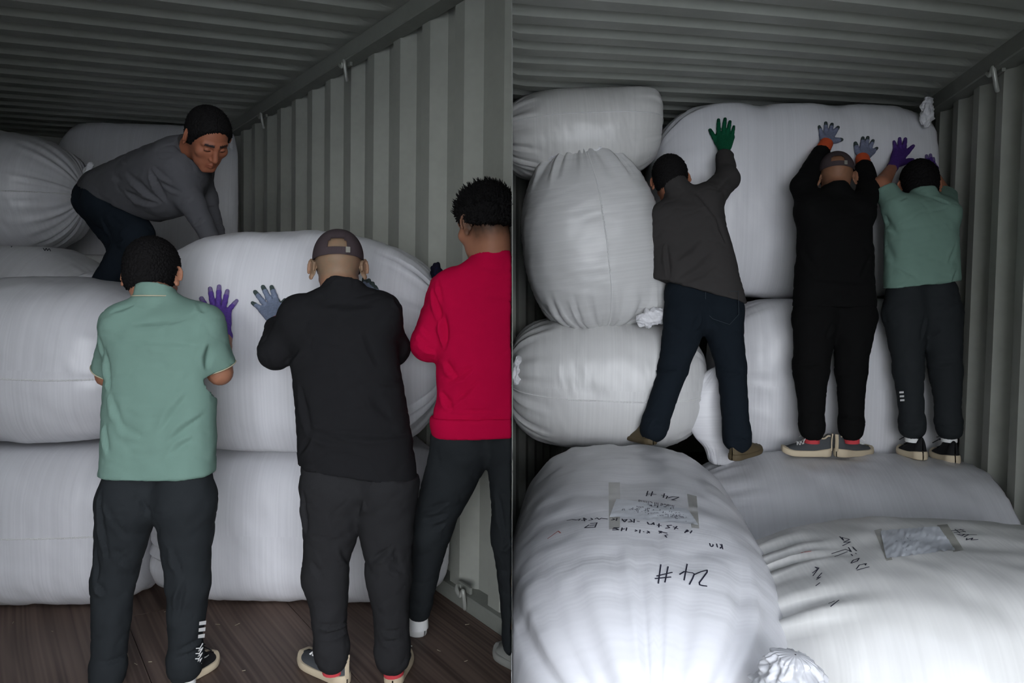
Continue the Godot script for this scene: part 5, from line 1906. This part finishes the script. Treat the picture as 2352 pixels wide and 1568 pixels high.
func man_green_right() -> void:
	var J := jset({n = [2122, 455, 3.72], sl = [2062, 480, 3.68], sr = [2168, 490, 3.66], el = [2024, 424, 3.76], er = [2170, 452, 3.82], wl = [2050, 384, 3.91], wr = [2140, 395, 3.95],
		hl = [2080, 722, 3.60], hr = [2158, 722, 3.60], kl = [2086, 850, 3.58], kr = [2172, 850, 3.58], al = [2096, 985, 3.56], ar = [2180, 985, 3.56]})
	var p := thing("person", base_of(J, 0.56), "man in a green polo shirt standing on a bag beside the ribbed wall", "person")
	var h := head_at([2112, 428, 3.80], Vector3(0.34, -0.35, -1), Vector3.UP, 1.02)
	skin_body(p, J, h, Color(0.34, 0.14, 0.08), 0.005)
	var hm := hair_mesh(h, 0.0042, {thick = 0.014, nape = -0.07, nape_tilt = 0.3, rough = 0.005})
	put(p, "hair", hm[0], hm[1], hm[2], M.hair)
	var caps := torso(J, {rc = 0.100, rb = 0.098, cw = 0.64, bw = 1.05, rs = 0.060, flat = 0.92})
	caps.append([J.sl, J.el, 0.064, 0.056, 0.03])
	caps.append([J.sr, J.er, 0.070, 0.056, 0.03])
	caps.append([J.n - Vector3(0, 0.0, 0), J.n + Vector3(0, 0.035, -0.01), 0.073, 0.068, 0.008])
	var sle: Vector3 = J.sl.lerp(J.el, 0.80)
	var m := shape(caps, [[at(2112, 655, 3.58), Vector3(0.12, -1, 0)], [sle, J.el - J.sl, 0.09], [J.n + Vector3(0, 0.044, 0), Vector3(0, 1, -0.35), 0.10]], 0.009, BLK)
	var sh := finish(p, "polo_shirt", m, M.polo, 0.0035, fl([[2040, 480, 2060, 540, 3.6, 12, 6], [2045, 540, 2050, 610, 3.6, 14, 5], [2050, 610, 2090, 640, 3.6, 14, 5], [2180, 470, 2150, 450, 3.6, 10, 4], [2185, 560, 2160, 610, 3.6, 14, 5], [2070, 460, 2090, 450, 3.6, 8, 4], [2185, 620, 2165, 650, 3.6, 12, 4]]), BLK, 21.0)
	var k := Kit.new()
	var path := PackedVector3Array()
	for i in 41:
		path.append(J.n + Vector3(0, 0.012, -0.006) + Vector3(cos(TAU * i / 40.0), 0, sin(TAU * i / 40.0)) * 0.075)
	k.tube(path, 0.0024, 5, -1.0, false)
	put_kit(sh, "trim", k, M.polo_trim)
	m = shape(legs(J, {rw = 0.105, rh = 0.104, rkl = 0.066, rkr = 0.071, ra = 0.052, cuff = 0.012}), [[at(2112, 640, 3.58), Vector3(0.0, 1, 0)]], 0.010, BLK)
	var tr := finish(p, "trousers", m, M.track, 0.004, fl([[2045, 690, 2060, 800, 3.5, 12, 5], [2120, 780, 2130, 720, 3.5, 12, 6], [2140, 780, 2165, 760, 3.5, 12, 5], [2075, 980, 2120, 975, 3.5, 9, 6], [2150, 985, 2205, 980, 3.5, 9, 6], [2150, 840, 2200, 830, 3.5, 14, 5]]), BLK, 22.0)
	var kw := Kit.new()
	for i in 3:
		var y := 900.0 + i * 9.0
		var c: Vector3 = J.kl.lerp(J.al, (y - 850.0) / 135.0)
		for a in [-1.25]:
			var q := Vector3(sin(a), 0, cos(a)) * 0.068 * lerpf(1.0, 0.86, (y - 850.0) / 135.0)
			var q2 := Vector3(sin(a + 0.35), 0, cos(a + 0.35)) * 0.068 * lerpf(1.0, 0.86, (y - 850.0) / 135.0)
			kw.quad(c + q + Vector3(0, 0.005, 0), c + q2 + Vector3(0, 0.009, 0), c + q2, c + q - Vector3(0, 0.004, 0))
	put_kit(tr, "shin_print", kw, M.white)
	var st := {"upper": M.shoe_black, "sole": M.cream, "lace": M.shoe_black, "sole_h": 0.030}
	shoe(p, at(2120, 1057, 3.50), at(2074, 1039, 3.68), Vector3.UP, st)
	shoe(p, at(2194, 1066, 3.50), at(2152, 1046, 3.70), Vector3.UP, st)
	for q in ["l", "r"]:
		sock(p, J["a" + q], J["a" + q] + Vector3(0.0, -0.06, 0), M.white)
	glove(p, "R2", "glove", J.wl, {mi = [2080, 350], mp = [2055, 345], th = [2080, 372], tips = [[2094, 368], [2095, 336], [2077, 320], [2064, 319], [2051, 326]]}, Color(0.075, 0.035, 0.19), Color(0.09, 0.05, 0.2), Color.BLACK, 0.0, J.el, 1.05)
	glove(p, "R2", "glove", J.wr, {mi = [2128, 378], mp = [2145, 388], th = [2122, 390], tips = [[2116, 380], [2125, 358], [2134, 356], [2141, 364], [2144, 376]]}, Color(0.075, 0.035, 0.19), Color(0.16, 0.12, 0.26), Color.BLACK, 0.0, J.er, 0.9)


# ---------------------------------------------------------------- writing, labels, tape and litter
func ink(key: String, called: String, strokes: Array, ox: float, oy: float, sc: float, width: float, material: Material) -> void:
	# pen strokes that lie on the bag's surface; points are given in a zoomed copy of the frame
	var k := Kit.new()
	for st in strokes:
		var pts := PackedVector2Array()
		for i in range(0, st.size(), 2):
			pts.append(Vector2(ox + st[i] / sc, oy + st[i + 1] / sc))
		var ps := []
		var ns := []
		for i in pts.size() - 1:
			var cnt := maxi(int(pts[i].distance_to(pts[i + 1]) / 2.5), 1)
			for q in cnt + (1 if i == pts.size() - 2 else 0):
				var c := pts[i].lerp(pts[i + 1], float(q) / cnt)
				var s := surf(key, c.x, c.y)
				if s.size() > 0:
					ps.append(s[0] + s[1] * 0.0012)
					ns.append(s[1])
		for i in ps.size() - 1:
			var t: Vector3 = ps[i + 1] - ps[i]
			if t.length() > 0.06 or t.length() < 1e-6:
				continue
			var side: Vector3 = t.normalized().cross(ns[i]) * width
			var e: Vector3 = t.normalized() * width * 0.5
			k.quad(ps[i] - side - e, ps[i + 1] - side + e, ps[i + 1] + side + e, ps[i] + side - e)
			for w in 4:
				k.n[k.n.size() - 1 - w] = ns[i]
	if k.v.size() > 0:
		put_kit(bags[key].o, called, k, material)


# a patch that lies on the surface between four pixels (tl, tr, br, bl)
func patch(key: String, called: String, c: Array, lift: float, material: Material, nu := 24, nv := 16, crumple := 0.0) -> void:
	var v := PackedVector3Array()
	var uv := PackedVector2Array()
	var ok := []
	for j in nv + 1:
		for i in nu + 1:
			var a := Vector2(c[0][0], c[0][1]).lerp(Vector2(c[1][0], c[1][1]), float(i) / nu)
			var b := Vector2(c[3][0], c[3][1]).lerp(Vector2(c[2][0], c[2][1]), float(i) / nu)
			var p := a.lerp(b, float(j) / nv)
			var s := surf(key, p.x, p.y)
			ok.append(s.size() > 0)
			if s.size() > 0:
				v.append(s[0] + s[1] * (lift + crumple * absf(noise2.get_noise_2d(i * 9.0 + j * 4.0, j * 6.0))))
			else:
				v.append(Vector3.ZERO)
			uv.append(Vector2(float(i) / nu, float(j) / nv))
	var idx := PackedInt32Array()
	for j in nv:
		for i in nu:
			var p := j * (nu + 1) + i
			if ok[p] and ok[p + 1] and ok[p + nu + 1] and ok[p + nu + 2]:
				idx.append_array([p, p + 1, p + nu + 1, p + 1, p + nu + 2, p + nu + 1])
	if idx.size() > 0:
		put(bags[key].o, called, v, normals_of(v, idx), idx, material, uv)


# printed words laid on the bag: origin pixel, pixel steps per unit of text along and up
func words(key: String, text: String, o: Vector2, along: Vector2, up: Vector2, size: float) -> Kit:
	var t := TextMesh.new()
	var f := SystemFont.new()
	f.font_names = PackedStringArray(["Droid Sans"])
	t.font = f
	t.text = text
	t.font_size = 16
	t.pixel_size = 1.0 / 16.0
	t.depth = 0.0
	t.horizontal_alignment = HORIZONTAL_ALIGNMENT_LEFT
	t.curve_step = 4.0
	var k := Kit.new()
	var arr := t.get_mesh_arrays()
	if arr.is_empty() or arr[0] == null:
		return k
	var v: PackedVector3Array = arr[Mesh.ARRAY_VERTEX]
	var ix: PackedInt32Array = arr[Mesh.ARRAY_INDEX] if arr[Mesh.ARRAY_INDEX] != null else PackedInt32Array(range(v.size()))
	var x0 := 1e9
	for p in v:
		x0 = minf(x0, p.x)
	var ps := []
	for p in v:
		var q := o + along * ((p.x - x0) * size) + up * (p.y * size)
		var s := surf(key, q.x, q.y)
		ps.append([s[0] + s[1] * 0.0022, s[1]] if s.size() > 0 else [])
	for i in range(0, ix.size(), 3):
		var a: Array = ps[ix[i]]
		var b: Array = ps[ix[i + 1]]
		var c: Array = ps[ix[i + 2]]
		if a.is_empty() or b.is_empty() or c.is_empty():
			continue
		if a[0].distance_to(b[0]) > 0.1 or a[0].distance_to(c[0]) > 0.1:
			continue
		var q := k.v.size()
		k.v.append_array([a[0], b[0], c[0]])
		k.n.append_array([a[1], b[1], c[1]])
		k.idx.append_array([q, q + 1, q + 2])
	return k


func lay_words(key: String, lines: Array) -> void:
	var all := Kit.new()
	for l in lines:
		var k := words(key, l[0], l[1], l[2], l[3], l[4])
		var q := all.v.size()
		all.v.append_array(k.v)
		all.n.append_array(k.n)
		for i in k.idx:
			all.idx.append(i + q)
	if all.v.size() > 0:
		put_kit(bags[key].o, "print", all, M.ink)


func build_details() -> void:
	# the front bag marked 24
	patch("R7", "tape", [[1398, 1108], [1424, 1108], [1424, 1212], [1399, 1216]], 0.0010, M.tape, 6, 24)
	patch("R7", "tape", [[1578, 1134], [1600, 1140], [1606, 1214], [1588, 1212]], 0.0010, M.tape, 6, 24)
	patch("R7", "label", [[1416, 1146], [1580, 1170], [1604, 1206], [1400, 1188]], 0.0014, M.label, 30, 14, 0.004)
	ink("R7", "lettering", [
		[1335, 995, 1310, 1175], [1405, 1015, 1375, 1165], [1295, 1105, 1445, 1070], [1278, 1130, 1432, 1115],
		[1588, 990, 1558, 1145], [1515, 1090, 1560, 1062, 1640, 1075, 1658, 1085, 1640, 1130, 1610, 1185], [1658, 1092, 1720, 1065, 1782, 1048, 1780, 1070, 1735, 1130, 1705, 1170, 1710, 1190, 1740, 1198, 1778, 1203],
		[1922, 798, 1930, 845], [1905, 838, 1924, 820, 1905, 798], [1872, 795, 1880, 828], [1805, 790, 1812, 815, 1822, 822, 1836, 815, 1838, 800],
		[1210, 285, 1195, 335], [1255, 290, 1240, 335], [1195, 308, 1265, 310], [1200, 322, 1290, 318], [1370, 310, 1358, 350], [1340, 325, 1400, 335, 1385, 360], [1405, 352, 1450, 340, 1510, 345, 1480, 358, 1440, 372, 1480, 375],
		[1618, 692, 1635, 668], [1565, 688, 1590, 660, 1600, 672, 1580, 680], [1455, 630, 1500, 650], [1490, 625, 1465, 655], [1380, 645, 1420, 640, 1395, 620, 1440, 615], [1300, 615, 1340, 620], [1318, 600, 1315, 635],
		[1205, 585, 1215, 605, 1245, 608, 1265, 590, 1270, 612], [1108, 578, 1128, 580], [1075, 590, 1080, 555], [1020, 585, 1060, 580, 1040, 560], [960, 570, 1010, 560, 985, 585, 960, 555], [905, 572, 912, 545], [858, 566, 890, 560, 868, 548],
		[700, 555, 720, 545, 740, 560, 760, 548, 820, 555], [640, 570, 680, 560, 660, 548], [570, 572, 620, 560, 590, 545, 600, 575], [430, 570, 480, 560, 520, 565, 560, 555, 540, 572],
		[1392, 732, 1375, 715, 1402, 708], [1340, 680, 1395, 692], [1320, 692, 1345, 676, 1315, 672, 1340, 690], [1200, 692, 1225, 680, 1205, 672, 1226, 692], [1168, 676, 1170, 680], [1130, 690, 1135, 660], [1085, 674, 1106, 668, 1088, 660],
		[1006, 640, 1000, 668], [985, 650, 955, 656], [962, 640, 955, 670], [870, 650, 930, 640, 880, 640, 930, 660, 870, 662],
		[720, 590, 700, 635, 600, 640, 642, 612], [655, 600, 720, 592], [650, 618, 708, 612]], 1200.0, 1060.0, 4.2, 0.0021, M.ink)
	ink("R7", "red_mark", [[245, 745, 345, 672, 370, 690]], 1200.0, 1060.0, 4.2, 0.0016, M.ink_red)
	lay_words("R7", [
		["Product: Mattress Topper", Vector2(1577, 1193), Vector2(-1, -0.155), Vector2(-0.05, 1), 13.2], ["Color: Transparent", Vector2(1570, 1184), Vector2(-1, -0.155), Vector2(-0.05, 1), 13.0],
		["Wt: 17", Vector2(1514, 1169), Vector2(-1, -0.15), Vector2(-0.05, 1), 17.0], ["Made in China", Vector2(1548, 1166), Vector2(-1, -0.16), Vector2(-0.05, 1), 13.0]])
	# the front bag in the right corner
	patch("R9", "tape", [[2008, 1218], [2024, 1214], [2050, 1286], [2036, 1288]], 0.0010, M.tape, 6, 20)
	patch("R9", "tape", [[2152, 1206], [2176, 1204], [2214, 1264], [2190, 1268]], 0.0010, M.tape, 6, 20)
	patch("R9", "label", [[2022, 1220], [2156, 1210], [2194, 1264], [2036, 1284]], 0.0014, M.label, 30, 16, 0.006)
	ink("R9", "lettering", [
		[1650, 245, 1702, 286], [1702, 245, 1760, 276], [1612, 262, 1742, 250], [1640, 282, 1756, 268], [1672, 296, 1720, 314, 1748, 296, 1690, 298], [1745, 300, 1792, 300, 1740, 325, 1760, 318], [1772, 338, 1765, 356, 1800, 345, 1832, 335, 1815, 355, 1885, 350], [1785, 300, 1870, 302],
		[430, 525, 560, 475], [400, 495, 540, 450], [540, 450, 600, 475, 570, 430], [612, 425, 652, 467, 622, 440], [598, 500, 612, 516], [640, 490, 652, 496], [595, 590, 620, 560, 680, 540, 660, 570, 600, 592], [650, 650, 680, 610, 752, 595, 740, 612], [655, 662, 780, 628],
		[480, 320, 520, 360, 505, 330, 580, 350, 520, 380, 590, 375, 510, 415], [205, 690, 260, 650, 230, 630, 270, 640, 210, 720], [245, 760, 290, 730, 250, 745, 300, 690], [240, 820, 280, 790], [390, 1030, 475, 965], [370, 1000, 430, 975]], 1820.0, 1160.0, 4.42, 0.0017, M.ink)
	ink("R9", "red_mark", [[90, 485, 190, 468]], 1820.0, 1160.0, 4.42, 0.0014, M.ink_red)
	lay_words("R9", [
		["Mattress Topper", Vector2(2052, 1238), Vector2(0.72, 0.62), Vector2(0.75, -0.55), 6.2], ["Color: Transparent", Vector2(2062, 1232), Vector2(0.72, 0.58), Vector2(0.75, -0.55), 5.6],
		["Wt: 18", Vector2(2078, 1234), Vector2(0.72, 0.58), Vector2(0.75, -0.55), 8.0], ["Made in China", Vector2(2090, 1230), Vector2(0.75, 0.58), Vector2(0.75, -0.5), 6.0]])
	# faint marks on other bags
	ink("M1", "lettering", [[99, 570, 103, 576, 106, 570, 109, 576, 113, 571, 116, 577], [18, 560, 24, 565, 30, 560, 26, 568]], 0.0, 0.0, 1.0, 0.0025, M.ink)
	ink("L2", "lettering", [[386, 1332, 389, 1326, 392, 1330, 388, 1338]], 0.0, 0.0, 1.0, 0.0016, M.ink)
	# chaff on the floorboards
	var rng := RandomNumberGenerator.new()
	rng.seed = 19
	var k := Kit.new()
	var spots := [[345, 1520], [312, 1525], [500, 1434], [545, 1434], [380, 1404], [30, 1430], [1073, 1434], [1008, 1494], [1070, 1518], [560, 1540], [120, 1450]]
	for s in spots:
		var d: float = F * EYE / (s[1] - HZ)
		var p := at(s[0], s[1], d)
		if p.x > -0.02:
			continue
		var a := rng.randf() * TAU
		var l := rng.randf_range(0.004, 0.012)
		k.box(Vector3(p.x, 0.0012, p.z), Vector3(cos(a), 0, sin(a)) * l, Vector3(0, 0.0010, 0), Vector3(-sin(a), 0, cos(a)) * 0.0009)
	var o := put_kit(self, "straw_litter", k, M.straw)
	o.set_meta("label", "bits of pale straw scattered over the dark floorboards")
	o.set_meta("category", "litter")
	o.set_meta("kind", "stuff")


func _ready() -> void:
	# camera
	var cam := Camera3D.new()
	cam.name = "camera"
	cam.projection = Camera3D.PROJECTION_FRUSTUM
	cam.near = 0.05
	cam.far = 100.0
	cam.size = 2.0 * 0.05 * 784.0 / F
	cam.frustum_offset = Vector2(0, -(784.0 - HZ) / F * 0.05)
	cam.position = Vector3(0, EYE, 0)
	add_child(cam)
	cam.make_current()
	# daylight: an overcast sky outside the open ends
	var we := WorldEnvironment.new()
	we.name = "sky"
	var env := Environment.new()
	env.background_mode = Environment.BG_SKY
	var sky := Sky.new()
	var sm := ProceduralSkyMaterial.new()
	sm.sky_top_color = Color(0.66, 0.69, 0.76)
	sm.sky_curve = 0.3
	sm.sky_horizon_color = Color(0.97, 0.98, 1.0)
	sm.ground_bottom_color = Color(0.3, 0.3, 0.3)
	sm.ground_horizon_color = Color(0.6, 0.6, 0.6)
	sm.sun_angle_max = 0.0
	sky.sky_material = sm
	env.sky = sky
	env.background_energy_multiplier = 1.0
	env.tonemap_mode = Environment.TONE_MAPPER_LINEAR
	env.tonemap_exposure = 15.0
	env.sdfgi_enabled = true
	env.ssao_enabled = true
	env.ssil_enabled = true
	we.environment = env
	add_child(we)
	noise.seed = 7
	noise.frequency = 0.02
	noise.fractal_octaves = 2
	noise2.seed = 11
	noise2.frequency = 0.1
	noise2.fractal_octaves = 2
	make_materials()
	build_shell()
	build_bags()
	build_people()
	build_details()
